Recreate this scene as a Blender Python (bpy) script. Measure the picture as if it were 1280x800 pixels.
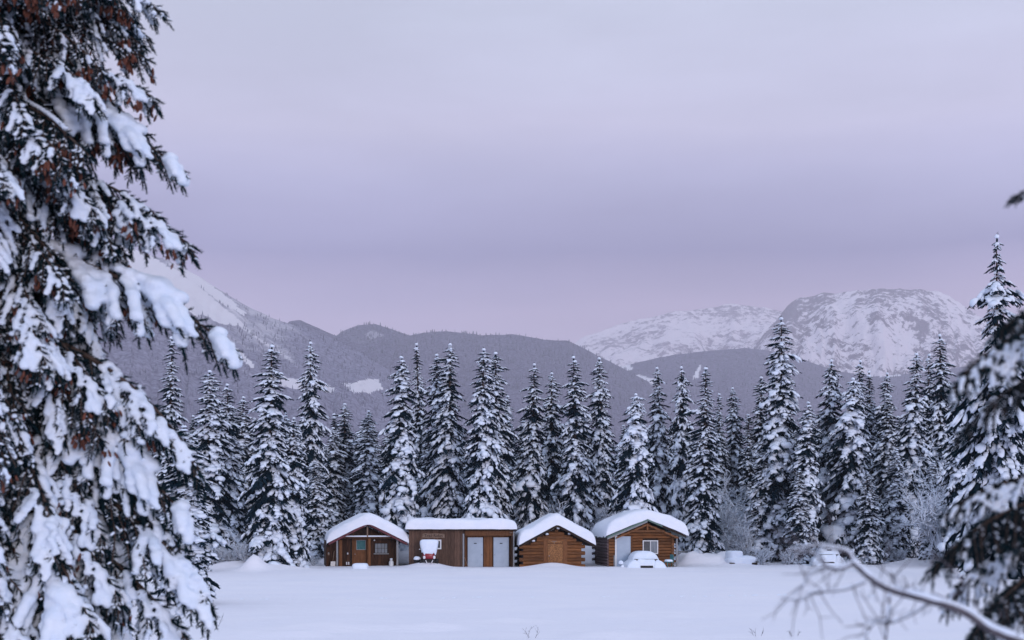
import bpy, math, random
import numpy as np
from mathutils import Vector, Matrix

for o in list(bpy.data.objects):
    bpy.data.objects.remove(o, do_unlink=True)
S = bpy.context.scene
COL = S.collection
R = math.radians
rng = np.random.default_rng(7)
random.seed(7)

# ------------------------------------------------------------------ camera
EYE = 3.0          # eye height over the snow, metres
F = 1778.0         # focal length in photo pixels (50 mm on 36 mm)
HZ = 652.5         # row of the horizon in the photo
cd = bpy.data.cameras.new('camera')
cam = bpy.data.objects.new('camera', cd)
COL.objects.link(cam)
cam.location = (0, 0, EYE)
cam.rotation_euler = (R(90), 0, 0)
cd.lens = 50
cd.sensor_width = 36
cd.shift_y = (HZ - 400) / 1280.0
cd.clip_start = 0.3
cd.clip_end = 40000
cd.dof.use_dof = True
cd.dof.focus_distance = 96
cd.dof.aperture_fstop = 3.4
S.camera = cam


def at(px, py, Y):
    """the point at distance Y that the photo shows at pixel (px, py)"""
    return Vector(((px - 640) / F * Y, Y, EYE + (HZ - py) / F * Y))


# ------------------------------------------------------------------ sky and sun
SUN_EL, SUN_AZ = 9.0, 200.0     # from behind the camera, a little to the right
w = bpy.data.worlds.new("World")
S.world = w
w.use_nodes = True
nt = w.node_tree
nt.nodes.clear()


def N(nt, t, **kw):
    n = nt.nodes.new(t)
    for k, v in kw.items():
        if k == 'inp':
            for a, b in v.items():
                n.inputs[a].default_value = b
        else:
            setattr(n, k, v)
    return n


def ramp(nt, stops, interp='LINEAR'):
    n = nt.nodes.new('ShaderNodeValToRGB')
    e = n.color_ramp.elements
    n.color_ramp.interpolation = interp
    while len(e) < len(stops):
        e.new(0.5)
    for i, (p, c) in enumerate(stops):
        e[i].position = p
        e[i].color = (*c, 1) if len(c) == 3 else c
    return n


sky = N(nt, 'ShaderNodeTexSky', sky_type='NISHITA', sun_disc=False)
sky.sun_elevation = R(SUN_EL)
sky.sun_rotation = R(SUN_AZ)
b1 = N(nt, 'ShaderNodeBackground', inp={'Strength': 0.06})
nt.links.new(sky.outputs[0], b1.inputs[0])
tc = N(nt, 'ShaderNodeTexCoord')
sep = N(nt, 'ShaderNodeSeparateXYZ')
nt.links.new(tc.outputs['Generated'], sep.inputs[0])
mp = N(nt, 'ShaderNodeMapping', inp={'Scale': (1.3, 1.3, 6.0)})
nt.links.new(tc.outputs['Generated'], mp.inputs[0])
nz = N(nt, 'ShaderNodeTexNoise', inp={'Scale': 1.6, 'Detail': 5.0, 'Roughness': 0.5})
nt.links.new(mp.outputs[0], nz.inputs['Vector'])
# cloud deck: elevation (sine) drives the colour, the noise bends the layers
mad = N(nt, 'ShaderNodeMath', operation='MULTIPLY_ADD', inp={1: 0.075, 2: -0.0375})
nt.links.new(nz.outputs['Fac'], mad.inputs[0])
add = N(nt, 'ShaderNodeMath', operation='ADD')
nt.links.new(sep.outputs['Z'], add.inputs[0])
nt.links.new(mad.outputs[0], add.inputs[1])
rp = ramp(nt, [(0.0, (0.56, 0.47, 0.67)), (0.11, (0.555, 0.455, 0.66)), (0.150, (0.52, 0.41, 0.64)),
               (0.188, (0.27, 0.245, 0.49)), (0.232, (0.50, 0.49, 0.75)), (0.27, (0.68, 0.66, 0.88)),
               (0.335, (0.66, 0.70, 0.88)), (0.6, (0.70, 0.79, 1.02)), (1.0, (0.71, 0.81, 1.06))], 'LINEAR')
nt.links.new(add.outputs[0], rp.inputs[0])
nz2 = N(nt, 'ShaderNodeTexNoise', inp={'Scale': 2.3, 'Detail': 6.0, 'Roughness': 0.55})
nt.links.new(mp.outputs[0], nz2.inputs['Vector'])
mr = N(nt, 'ShaderNodeMapRange', inp={'From Min': 0.3, 'From Max': 0.7, 'To Min': 0.90, 'To Max': 1.10})
nt.links.new(nz2.outputs['Fac'], mr.inputs[0])
b2 = N(nt, 'ShaderNodeBackground')
nt.links.new(rp.outputs[0], b2.inputs[0])
nt.links.new(mr.outputs[0], b2.inputs[1])
mx = N(nt, 'ShaderNodeMixShader', inp={0: 0.93})
nt.links.new(b1.outputs[0], mx.inputs[1])
nt.links.new(b2.outputs[0], mx.inputs[2])
wo = N(nt, 'ShaderNodeOutputWorld')
nt.links.new(mx.outputs[0], wo.inputs[0])

sd = bpy.data.lights.new('sun', 'SUN')
sun = bpy.data.objects.new('sun', sd)
COL.objects.link(sun)
sd.energy = 1.0
sd.angle = R(14)
sd.color = (1.0, 0.88, 0.90)
_a = R(SUN_AZ)
_d = Vector((math.sin(_a) * math.cos(R(SUN_EL)), math.cos(_a) * math.cos(R(SUN_EL)), math.sin(R(SUN_EL))))
_d.x = -_d.x   # right of the camera's back
sun.rotation_euler = _d.to_track_quat('Z', 'Y').to_euler()
sky.sun_rotation = math.atan2(_d.x, _d.y)

S.render.engine = 'CYCLES'
S.view_settings.view_transform = 'Standard'
S.view_settings.look = 'None'
S.view_settings.exposure = 0.0
S.view_settings.gamma = 1.0
S.cycles.max_bounces = 6
S.cycles.diffuse_bounces = 2
S.cycles.glossy_bounces = 2
S.cycles.transmission_bounces = 2
S.cycles.volume_bounces = 2
S.cycles.use_denoising = True


# ------------------------------------------------------------------ materials
def new_mat(name):
    m = bpy.data.materials.new(name)
    m.use_nodes = True
    t = m.node_tree
    t.nodes.clear()
    o = t.nodes.new('ShaderNodeOutputMaterial')
    p = t.nodes.new('ShaderNodeBsdfPrincipled')
    t.links.new(p.outputs[0], o.inputs[0])
    return m, t, p


def mat(name, c1, c2=None, scale=6.0, rough=0.7, stretch=(1, 1, 1), bump=0.0, bscale=None, rand=0.0, spec=0.3,
        metal=0.0, detail=4.0, lo=0.35, hi=0.65):
    m, t, p = new_mat(name)
    c2 = c2 or c1
    p.inputs['Roughness'].default_value = rough
    p.inputs['Specular IOR Level'].default_value = spec
    p.inputs['Metallic'].default_value = metal
    co = N(t, 'ShaderNodeTexCoord')
    mp = N(t, 'ShaderNodeMapping', inp={'Scale': stretch})
    t.links.new(co.outputs['Object'], mp.inputs[0])
    src = mp.outputs[0]
    oi = None
    if rand > 0:
        oi = N(t, 'ShaderNodeObjectInfo')
        cmb = N(t, 'ShaderNodeVectorMath', operation='ADD')
        mul = N(t, 'ShaderNodeMath', operation='MULTIPLY', inp={1: 37.0})
        t.links.new(oi.outputs['Random'], mul.inputs[0])
        t.links.new(src, cmb.inputs[0])
        t.links.new(mul.outputs[0], cmb.inputs[1])
        src = cmb.outputs[0]
    nz = N(t, 'ShaderNodeTexNoise', inp={'Scale': scale, 'Detail': detail, 'Roughness': 0.6})
    t.links.new(src, nz.inputs['Vector'])
    r = ramp(t, [(lo, c1), (hi, c2)])
    t.links.new(nz.outputs['Fac'], r.inputs[0])
    out = r.outputs[0]
    if rand > 0:
        hs = N(t, 'ShaderNodeHueSaturation')
        mr = N(t, 'ShaderNodeMapRange', inp={'To Min': 1 - rand, 'To Max': 1 + rand})
        t.links.new(oi.outputs['Random'], mr.inputs[0])
        t.links.new(mr.outputs[0], hs.inputs['Value'])
        t.links.new(out, hs.inputs['Color'])
        out = hs.outputs[0]
    t.links.new(out, p.inputs['Base Color'])
    if bump > 0:
        nb = N(t, 'ShaderNodeTexNoise', inp={'Scale': bscale or scale * 3, 'Detail': 5.0, 'Roughness': 0.6})
        t.links.new(src, nb.inputs['Vector'])
        bn = N(t, 'ShaderNodeBump', inp={'Strength': 0.6, 'Distance': bump})
        t.links.new(nb.outputs['Fac'], bn.inputs['Height'])
        t.links.new(bn.outputs[0], p.inputs['Normal'])
    return m


SNOW = mat('snow', (0.70, 0.80, 0.94), (0.78, 0.86, 0.96), scale=3.0, rough=0.6, bump=0.03, bscale=9.0, spec=0.25)  # base colour tinted bluer, putting the cool fill light into the snow
SNOWN = mat('snow_near', (0.66, 0.77, 0.92), (0.76, 0.84, 0.94), scale=8.0, rough=0.65, bump=0.012, bscale=45.0, spec=0.2)
SNOWR = mat('snow_roof', (0.75, 0.82, 0.93), (0.81, 0.86, 0.95), scale=2.0, rough=0.6, bump=0.03, bscale=4.0, spec=0.25)  # roof snow carries the same blue fill light in its colour
NEED = mat('spruce_needles', (0.003, 0.012, 0.022), (0.012, 0.027, 0.040), scale=1.6, rough=0.9, spec=0.0)
NEEDN = mat('near_needles', (0.003, 0.011, 0.017), (0.012, 0.028, 0.034), scale=9.0, rough=0.9, spec=0.03)
BARK = mat('bark', (0.045, 0.032, 0.028), (0.10, 0.075, 0.065), scale=14.0, rough=0.9, bump=0.01, stretch=(1, 1, 0.3), spec=0.05)
FROST = mat('frosted_twigs', (0.25, 0.27, 0.33), (0.62, 0.65, 0.74), scale=5.0, rough=0.8)
TWIG = mat('bare_twigs', (0.06, 0.058, 0.072), (0.13, 0.12, 0.135), scale=12.0, rough=0.9, spec=0.05)
CONE = mat('cone_scales', (0.050, 0.017, 0.012), (0.145, 0.048, 0.028), scale=40.0, rough=0.65, rand=0.35)
BOARD = mat('brown_boards', (0.070, 0.042, 0.031), (0.15, 0.088, 0.062), scale=5.0, stretch=(9, 9, 0.5), rough=0.75,
            bump=0.01, rand=0.3, spec=0.2)
BOARDO = mat('orange_boards', (0.10, 0.040, 0.014), (0.21, 0.085, 0.03), scale=5.0, stretch=(9, 9, 0.6), rough=0.65,
             bump=0.006, rand=0.25, spec=0.25)
BOARDD = mat('dark_boards', (0.025, 0.013, 0.009), (0.075, 0.034, 0.018), scale=5.0, stretch=(9, 9, 0.5), rough=0.8,
             bump=0.008, rand=0.3, spec=0.2)
LOG = mat('golden_logs', (0.085, 0.034, 0.013), (0.235, 0.095, 0.030), scale=4.0, stretch=(0.5, 6, 6), rough=0.6,
          bump=0.02, rand=0.3, spec=0.25)
LOGG = mat('weathered_logs', (0.07, 0.052, 0.055), (0.165, 0.12, 0.125), scale=4.0, stretch=(0.6, 6, 6), rough=0.85,
           bump=0.02, rand=0.25, spec=0.15)
OSB = mat('strand_board', (0.13, 0.055, 0.018), (0.33, 0.15, 0.05), scale=22.0, rough=0.6, lo=0.42, hi=0.58, detail=2)
WHITE = mat('white_paint', (0.60, 0.64, 0.68), (0.68, 0.71, 0.74), scale=2.0, rough=0.45, spec=0.35)
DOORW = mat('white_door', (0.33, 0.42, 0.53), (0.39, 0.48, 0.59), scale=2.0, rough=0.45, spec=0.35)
GREYP = mat('grey_trim', (0.20, 0.22, 0.24), (0.30, 0.31, 0.33), scale=8.0, rough=0.7, stretch=(4, 4, 0.4))
MAROON = mat('maroon_fascia', (0.085, 0.018, 0.030), (0.14, 0.03, 0.045), scale=5.0, rough=0.55)
GREENF = mat('green_metal', (0.012, 0.075, 0.07), (0.02, 0.10, 0.09), scale=4.0, rough=0.4, spec=0.5)
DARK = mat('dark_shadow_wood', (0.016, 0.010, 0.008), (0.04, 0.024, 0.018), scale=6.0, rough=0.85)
GLASSD = mat('dark_glass', (0.012, 0.018, 0.025), (0.03, 0.04, 0.05), scale=2.0, rough=0.06, spec=0.8)
CURT = mat('teal_curtain', (0.03, 0.11, 0.13), (0.07, 0.19, 0.20), scale=6.0, stretch=(5, 1, 0.6), rough=0.8)
CURTG = mat('grey_curtain', (0.14, 0.17, 0.20), (0.27, 0.30, 0.34), scale=5.0, stretch=(5, 1, 0.4), rough=0.8)
SIGNM = mat('sign_wood', (0.15, 0.10, 0.07), (0.25, 0.18, 0.14), scale=7.0, stretch=(0.5, 4, 4), rough=0.7)
LETT = mat('sign_letters', (0.022, 0.012, 0.01), rough=0.8)
RED = mat('red_plastic', (0.20, 0.010, 0.020), (0.27, 0.016, 0.028), scale=3.0, rough=0.35, spec=0.5)
BLACK = mat('black_rubber', (0.012, 0.012, 0.014), (0.022, 0.022, 0.025), scale=9.0, rough=0.7)
LAMPW = mat('white_lens', (0.65, 0.66, 0.70), rough=0.2, spec=0.5)
METAL = mat('grey_metal', (0.28, 0.30, 0.32), (0.36, 0.38, 0.40), scale=6.0, rough=0.4, metal=0.6)
TEAL = mat('teal_plastic', (0.02, 0.13, 0.14), (0.04, 0.18, 0.19), scale=6.0, rough=0.5)
CARM = mat('car_paint', (0.05, 0.055, 0.065), (0.07, 0.075, 0.085), scale=3.0, rough=0.35, spec=0.5)
FARTREE = mat('far_frosted_trees', (0.085, 0.09, 0.125), (0.30, 0.31, 0.40), scale=0.09, rough=0.9, spec=0.05, detail=6.0,
              lo=0.3, hi=0.68)


# ------------------------------------------------------------------ mesh helpers
def mesh_np(name, parts, smooth=True):
    """parts: list of (verts Nx3, faces MxK, material) -> one mesh"""
    parts = [p for p in parts if len(p[0]) and len(p[1])]
    me = bpy.data.meshes.new(name)
    V = np.concatenate([p[0] for p in parts]).astype(np.float32)
    off = 0
    loops, starts, totals, midx, mats = [], [], [], [], []
    ls = 0
    for v, f, m in parts:
        if m not in mats:
            mats.append(m)
        f = np.asarray(f)
        loops.append((f + off).ravel())
        k = f.shape[1]
        starts.append(ls + np.arange(len(f)) * k)
        totals.append(np.full(len(f), k))
        midx.append(np.full(len(f), mats.index(m)))
        ls += f.size
        off += len(v)
    loops = np.concatenate(loops).astype(np.int32)
    starts = np.concatenate(starts).astype(np.int32)
    totals = np.concatenate(totals).astype(np.int32)
    midx = np.concatenate(midx).astype(np.int32)
    me.vertices.add(len(V))
    me.vertices.foreach_set('co', V.ravel())
    me.loops.add(len(loops))
    me.loops.foreach_set('vertex_index', loops)
    me.polygons.add(len(starts))
    me.polygons.foreach_set('loop_start', starts)
    me.polygons.foreach_set('loop_total', totals)
    me.polygons.foreach_set('material_index', midx)
    me.polygons.foreach_set('use_smooth', np.full(len(starts), smooth))
    for m in mats:
        me.materials.append(m)
    me.update(calc_edges=True)
    me.validate()
    return me


def obj(name, me, parent=None, loc=(0, 0, 0), rot=(0, 0, 0), scale=(1, 1, 1)):
    o = bpy.data.objects.new(name, me)
    COL.objects.link(o)
    o.location, o.rotation_euler, o.scale = loc, rot, scale
    if parent:
        o.parent = parent
    return o


def thing(name, label, cat, loc=(0, 0, 0), rz=0.0, group=None, me=None):
    o = obj(name, me, None, loc, (0, 0, rz))
    return tag(o, label, cat, group)


def tag(o, label, cat, group=None):
    o['label'] = label
    o['category'] = cat
    if group:
        o['group'] = group
    return o


def copy_tree(o, parent=None):
    c = o.copy()
    COL.objects.link(c)
    if parent:
        c.parent = parent
    for ch in list(o.children):
        copy_tree(ch, c)
    return c


class MB:
    """collects simple solids (quads and triangles) for one mesh"""

    def __init__(s):
        s.v, s.f, s.n = [], [], 0

    def add(s, v, f):
        f = [tuple(i + s.n for i in q) for q in f]
        s.v += [tuple(p) for p in v]
        s.f += f
        s.n += len(v)

    def box(s, x0, x1, y0, y1, z0, z1, bev=0.0):
        v = [(x0, y0, z0), (x1, y0, z0), (x1, y1, z0), (x0, y1, z0), (x0, y0, z1), (x1, y0, z1), (x1, y1, z1), (x0, y1, z1)]
        s.add(v, [(0, 3, 2, 1), (4, 5, 6, 7), (0, 1, 5, 4), (1, 2, 6, 5), (2, 3, 7, 6), (3, 0, 4, 7)])
        return s

    def prism(s, poly, y0, y1):
        """polygon in (x,z), extruded along y"""
        n = len(poly)
        v = [(x, y0, z) for x, z in poly] + [(x, y1, z) for x, z in poly]
        s.add(v, [tuple(range(n)), tuple(range(2 * n - 1, n - 1, -1))] +
              [(i, i + n, (i + 1) % n + n, (i + 1) % n) for i in range(n)])
        return s

    def tube(s, pts, rad, sides=8, cap=True):
        pts = [Vector(p) for p in pts]
        if not hasattr(rad, '__len__'):
            rad = [rad] * len(pts)
        vs = []
        for i, p in enumerate(pts):
            d = (pts[min(i + 1, len(pts) - 1)] - pts[max(i - 1, 0)]).normalized()
            a = Vector((0, 0, 1)) if abs(d.z) < 0.9 else Vector((1, 0, 0))
            u = d.cross(a).normalized()
            q = d.cross(u)
            for k in range(sides):
                t = 2 * math.pi * k / sides
                vs.append(p + (u * math.cos(t) + q * math.sin(t)) * rad[i])
        fs = []
        for i in range(len(pts) - 1):
            for k in range(sides):
                k2 = (k + 1) % sides
                fs.append((i * sides + k, i * sides + k2, (i + 1) * sides + k2, (i + 1) * sides + k))
        if cap:
            fs.append(tuple(range(sides - 1, -1, -1)))
            fs.append(tuple((len(pts) - 1) * sides + k for k in range(sides)))
        s.add(vs, fs)
        return s

    def mesh(s, name, m, smooth=False, bevel=0):
        me = bpy.data.meshes.new(name)
        me.from_pydata(s.v, [], s.f)
        me.materials.append(m)
        if smooth:
            me.polygons.foreach_set('use_smooth', [True] * len(me.polygons))
        me.update()
        return me

    def part(s, name, m, parent=None, smooth=False, **kw):
        return obj(name, s.mesh(name, m, smooth), parent, **kw)


def ico(sub):
    t = (1 + 5 ** 0.5) / 2
    v = [(-1, t, 0), (1, t, 0), (-1, -t, 0), (1, -t, 0), (0, -1, t), (0, 1, t), (0, -1, -t), (0, 1, -t), (t, 0, -1), (t, 0, 1),
         (-t, 0, -1), (-t, 0, 1)]
    f = [(0, 11, 5), (0, 5, 1), (0, 1, 7), (0, 7, 10), (0, 10, 11), (1, 5, 9), (5, 11, 4), (11, 10, 2), (10, 7, 6), (7, 1, 8),
         (3, 9, 4), (3, 4, 2), (3, 2, 6), (3, 6, 8), (3, 8, 9), (4, 9, 5), (2, 4, 11), (6, 2, 10), (8, 6, 7), (9, 8, 1)]
    v = [np.array(p) / np.linalg.norm(p) for p in v]
    for _ in range(sub):
        c, nf = {}, []

        def mid(a, b):
            k = (min(a, b), max(a, b))
            if k not in c:
                p = v[a] + v[b]
                v.append(p / np.linalg.norm(p))
                c[k] = len(v) - 1
            return c[k]
        for a, b, d in f:
            x, y, z = mid(a, b), mid(b, d), mid(d, a)
            nf += [(a, x, z), (b, y, x), (d, z, y), (x, y, z)]
        f = nf
    return np.array(v), np.array(f)


ICO0, ICO1, ICO2 = ico(0), ico(1), ico(2)


def inst(tv, tf, M, T):
    """template (tv,tf) under K matrices M (K,3,3) and offsets T (K,3), merged"""
    M = np.asarray(M)
    T = np.asarray(T)
    K = len(T)
    V = np.einsum('kij,nj->kni', M, tv) + T[:, None, :]
    Fc = tf[None] + (np.arange(K) * len(tv))[:, None, None]
    return V.reshape(-1, 3), Fc.reshape(-1, tf.shape[1])


def cat(lst):
    vs, fs, n = [], [], 0
    for v, f in lst:
        if len(v) == 0:
            continue
        vs.append(v)
        fs.append(f + n)
        n += len(v)
    return np.concatenate(vs), np.concatenate(fs)


def frame(d, up=(0, 0, 1)):
    """rotation whose x axis is d and whose z axis stays as high as it can"""
    d = np.asarray(d, float)
    d = d / np.linalg.norm(d)
    y = np.cross(up, d)
    if np.linalg.norm(y) < 1e-3:
        y = np.array([0, 1.0, 0])
    y /= np.linalg.norm(y)
    return np.stack([d, y, np.cross(d, y)], axis=1)


# value noise -------------------------------------------------------
_tab = np.random.default_rng(3).random((256, 256))


def vn(x, y):
    xi, yi = np.floor(x).astype(int), np.floor(y).astype(int)
    fx, fy = x - xi, y - yi
    fx, fy = fx * fx * (3 - 2 * fx), fy * fy * (3 - 2 * fy)
    a = _tab[xi & 255, yi & 255]
    b = _tab[(xi + 1) & 255, yi & 255]
    c = _tab[xi & 255, (yi + 1) & 255]
    d = _tab[(xi + 1) & 255, (yi + 1) & 255]
    return (a * (1 - fx) + b * fx) * (1 - fy) + (c * (1 - fx) + d * fx) * fy


def fbm(x, y, o=5, g=0.5):
    s, a, t = 0, 1.0, 0
    for i in range(o):
        s = s + a * (vn(x * 2 ** i + 17.3 * i, y * 2 ** i + 9.1 * i) - 0.5)
        t += a
        a *= g
    return s / t


def grid_faces(ny, nx):
    i = np.arange(ny - 1)[:, None] * nx + np.arange(nx - 1)[None]
    return np.stack([i, i + 1, i + nx + 1, i + nx], -1).reshape(-1, 4)


def sstep(a, b, x):
    t = np.clip((x - a) / (b - a), 0, 1)
    return t * t * (3 - 2 * t)


# ------------------------------------------------------------------ ground
def gh(x, y):
    """height of the snow at (x, y)"""
    x, y = np.asarray(x, float), np.asarray(y, float)
    near = 1 - sstep(150, 400, y)
    z = 0.26 * fbm(x / 8, y / 11, 4) * near
    z = z + 0.07 * fbm(x / 2.6, y / 1.1, 4) * near
    z = z + 0.75 * np.maximum(fbm(x / 2.6 + 40, y / 3.4, 5) - 0.05, 0) * sstep(50, 38, y)

    def bump(px, Y, wx, wy, h, p=1.0):
        cx = (px - 640) / F * Y
        return h * np.exp(-(((x - cx) / wx) ** 2 + ((y - Y) / wy) ** 2) ** p)
    rough = 1 + 0.7 * fbm(x / 1.3 + 5, y / 1.3, 4)
    z = z + rough * bump(318, 87, 0.7, 0.9, 1.05, 0.8)
    z = z + rough * bump(296, 90, 2.0, 1.3, 0.6) + rough * bump(345, 88.5, 1.9, 1.0, 0.35)
    z = z + bump(534, 94.6, 1.3, 0.7, 0.36) + bump(690, 94.6, 1.5, 0.8, 0.28)
    # ploughed banks behind and beside the cabins
    z = z + rough * 1.45 * np.exp(-((y - 103.6) / 1.5) ** 2) * sstep(-16.5, -9, x) * sstep(8.5, 6, x)
    rg2 = 1 + 1.5 * fbm(x / 0.9 + 9, y / 0.9, 3) + 0.8 * fbm(x / 3.5, y / 3, 2)
    z = z + rg2 * 0.72 * np.exp(-((y - 101.5) / 1.9) ** 2) * sstep(11.3, 12.3, x) * sstep(17.2, 15.8, x)
    z = z + rough * 0.5 * np.exp(-((y - 108) / 2.0) ** 2) * sstep(16, 20, x) 
    z = z + rough * 0.55 * np.exp(-((y - 101) / 3.0) ** 2) * sstep(25.5, 30, x)
    return z


def axis_lines(fine0, fine1, step, lo, hi, growth=1.25):
    a = list(np.arange(fine0, fine1, step))
    s = step
    p = a[-1]
    while p < hi:
        s *= growth
        p += s
        a.append(min(p, hi))
    s, p = step, a[0]
    left = []
    while p > lo:
        s *= growth
        p -= s
        left.append(max(p, lo))
    return np.array(left[::-1] + a)


gx = axis_lines(-32, 38, 0.33, -7600, 7600)
gy = axis_lines(26, 116, 0.33, -30, 11800)
GX, GY = np.meshgrid(gx, gy)
GZ = gh(GX, GY)
m_ground, t, p = new_mat('snow_field')
p.inputs['Roughness'].default_value = 0.6
p.inputs['Specular IOR Level'].default_value = 0.2
co = N(t, 'ShaderNodeNewGeometry')
n1 = N(t, 'ShaderNodeTexNoise', inp={'Scale': 0.25, 'Detail': 6.0})
t.links.new(co.outputs['Position'], n1.inputs['Vector'])
r1 = ramp(t, [(0.3, (0.82, 0.84, 0.92)), (0.7, (0.87, 0.88, 0.94))])
t.links.new(n1.outputs['Fac'], r1.inputs[0])
t.links.new(r1.outputs[0], p.inputs['Base Color'])
mpp = N(t, 'ShaderNodeMapping', inp={'Scale': (1.0, 1.8, 1.0)})
t.links.new(co.outputs['Position'], mpp.inputs[0])
n2 = N(t, 'ShaderNodeTexNoise', inp={'Scale': 1.6, 'Detail': 7.0, 'Roughness': 0.6})
t.links.new(mpp.outputs[0], n2.inputs['Vector'])
bn = N(t, 'ShaderNodeBump', inp={'Strength': 0.5, 'Distance': 0.10})
t.links.new(n2.outputs['Fac'], bn.inputs['Height'])
t.links.new(bn.outputs[0], p.inputs['Normal'])
g = obj('ground', mesh_np('ground', [(np.stack([GX, GY, GZ], -1).reshape(-1, 3), grid_faces(len(gy), len(gx)), m_ground)]))
g['kind'] = 'structure'

# faint line of old tracks across the field
tm = []
for k in range(85):
    x = -12 + 32 * rng.random() ** 0.8
    y = 57 + 1.6 * math.sin(x * 0.13) + rng.normal(0, 0.12)
    s = rng.uniform(0.02, 0.07)
    tm.append((np.diag([s * 1.2, s * 1.3, s * 0.45]), (x, y, float(gh(x, y)) + 0.0)))
tv, tf = inst(*ICO1, [a for a, b in tm], [b for a, b in tm])
o = obj('snow_tracks', mesh_np('snow_tracks', [(tv, tf, SNOW)]))
o['kind'] = 'stuff'
tag(o, 'faint line of kicked up snow crumbs along old tracks across the open field', 'snow')


# ------------------------------------------------------------------ mountains
def mountain_mat(name, snow_lo, snow_hi, forest1, forest2, scale, stretch=(1, 1, 0.75), snowc=(0.88, 0.86, 0.91), streak=1.0):
    m, t, p = new_mat(name)
    p.inputs['Roughness'].default_value = 0.85
    p.inputs['Specular IOR Level'].default_value = 0.05
    g = N(t, 'ShaderNodeNewGeometry')
    mp = N(t, 'ShaderNodeMapping', inp={'Scale': stretch})
    t.links.new(g.outputs['Position'], mp.inputs[0])
    a = N(t, 'ShaderNodeTexNoise', inp={'Scale': scale, 'Detail': 10.0, 'Roughness': 0.76})
    t.links.new(mp.outputs[0], a.inputs['Vector'])
    b = N(t, 'ShaderNodeTexNoise', inp={'Scale': scale * 0.18, 'Detail': 6.0, 'Roughness': 0.6})
    t.links.new(mp.outputs[0], b.inputs['Vector'])
    fine = N(t, 'ShaderNodeTexNoise', inp={'Scale': scale * 9, 'Detail': 3.0, 'Roughness': 0.7})
    t.links.new(mp.outputs[0], fine.inputs['Vector'])
    fr = ramp(t, [(0.36, forest1), (0.64, forest2)])
    t.links.new(fine.outputs['Fac'], fr.inputs[0])
    at_ = N(t, 'ShaderNodeAttribute', attribute_name='snow')
    m1 = N(t, 'ShaderNodeMath', operation='ADD')
    t.links.new(a.outputs['Fac'], m1.inputs[0])
    mb_ = N(t, 'ShaderNodeMath', operation='MULTIPLY_ADD', inp={1: 0.5, 2: 0.25})
    t.links.new(b.outputs['Fac'], mb_.inputs[0])
    t.links.new(mb_.outputs[0], m1.inputs[1])
    m2 = N(t, 'ShaderNodeMath', operation='MULTIPLY_ADD', inp={1: streak, 2: 0.0})
    t.links.new(m1.outputs[0], m2.inputs[0])
    m3 = N(t, 'ShaderNodeMath', operation='ADD')
    t.links.new(m2.outputs[0], m3.inputs[0])
    t.links.new(at_.outputs['Fac'], m3.inputs[1])
    mr = N(t, 'ShaderNodeMapRange', interpolation_type='SMOOTHSTEP', inp={'From Min': snow_lo, 'From Max': snow_hi})
    t.links.new(m3.outputs[0], mr.inputs[0])
    mc = N(t, 'ShaderNodeMix', data_type='RGBA')
    t.links.new(mr.outputs[0], mc.inputs['Factor'])
    t.links.new(fr.outputs[0], mc.inputs['A'])
    mc.inputs['B'].default_value = (*snowc, 1)
    t.links.new(mc.outputs['Result'], p.inputs['Base Color'])
    bn = N(t, 'ShaderNodeBump', inp={'Strength': 1.0, 'Distance': 0.6 / scale * 0.25})
    t.links.new(a.outputs['Fac'], bn.inputs['Height'])
    t.links.new(bn.outputs[0], p.inputs['Normal'])
    return m


TERR = {}


def inpoly(px, py, poly):
    c = np.zeros(px.shape, bool)
    n = len(poly)
    for i in range(n):
        (x1, y1), (x2, y2) = poly[i], poly[(i + 1) % n]
        cond = ((y1 > py) != (y2 > py)) & (px < (x2 - x1) * (py - y1) / ((y2 - y1) + 1e-9) + x1)
        c ^= cond
    return c


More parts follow.
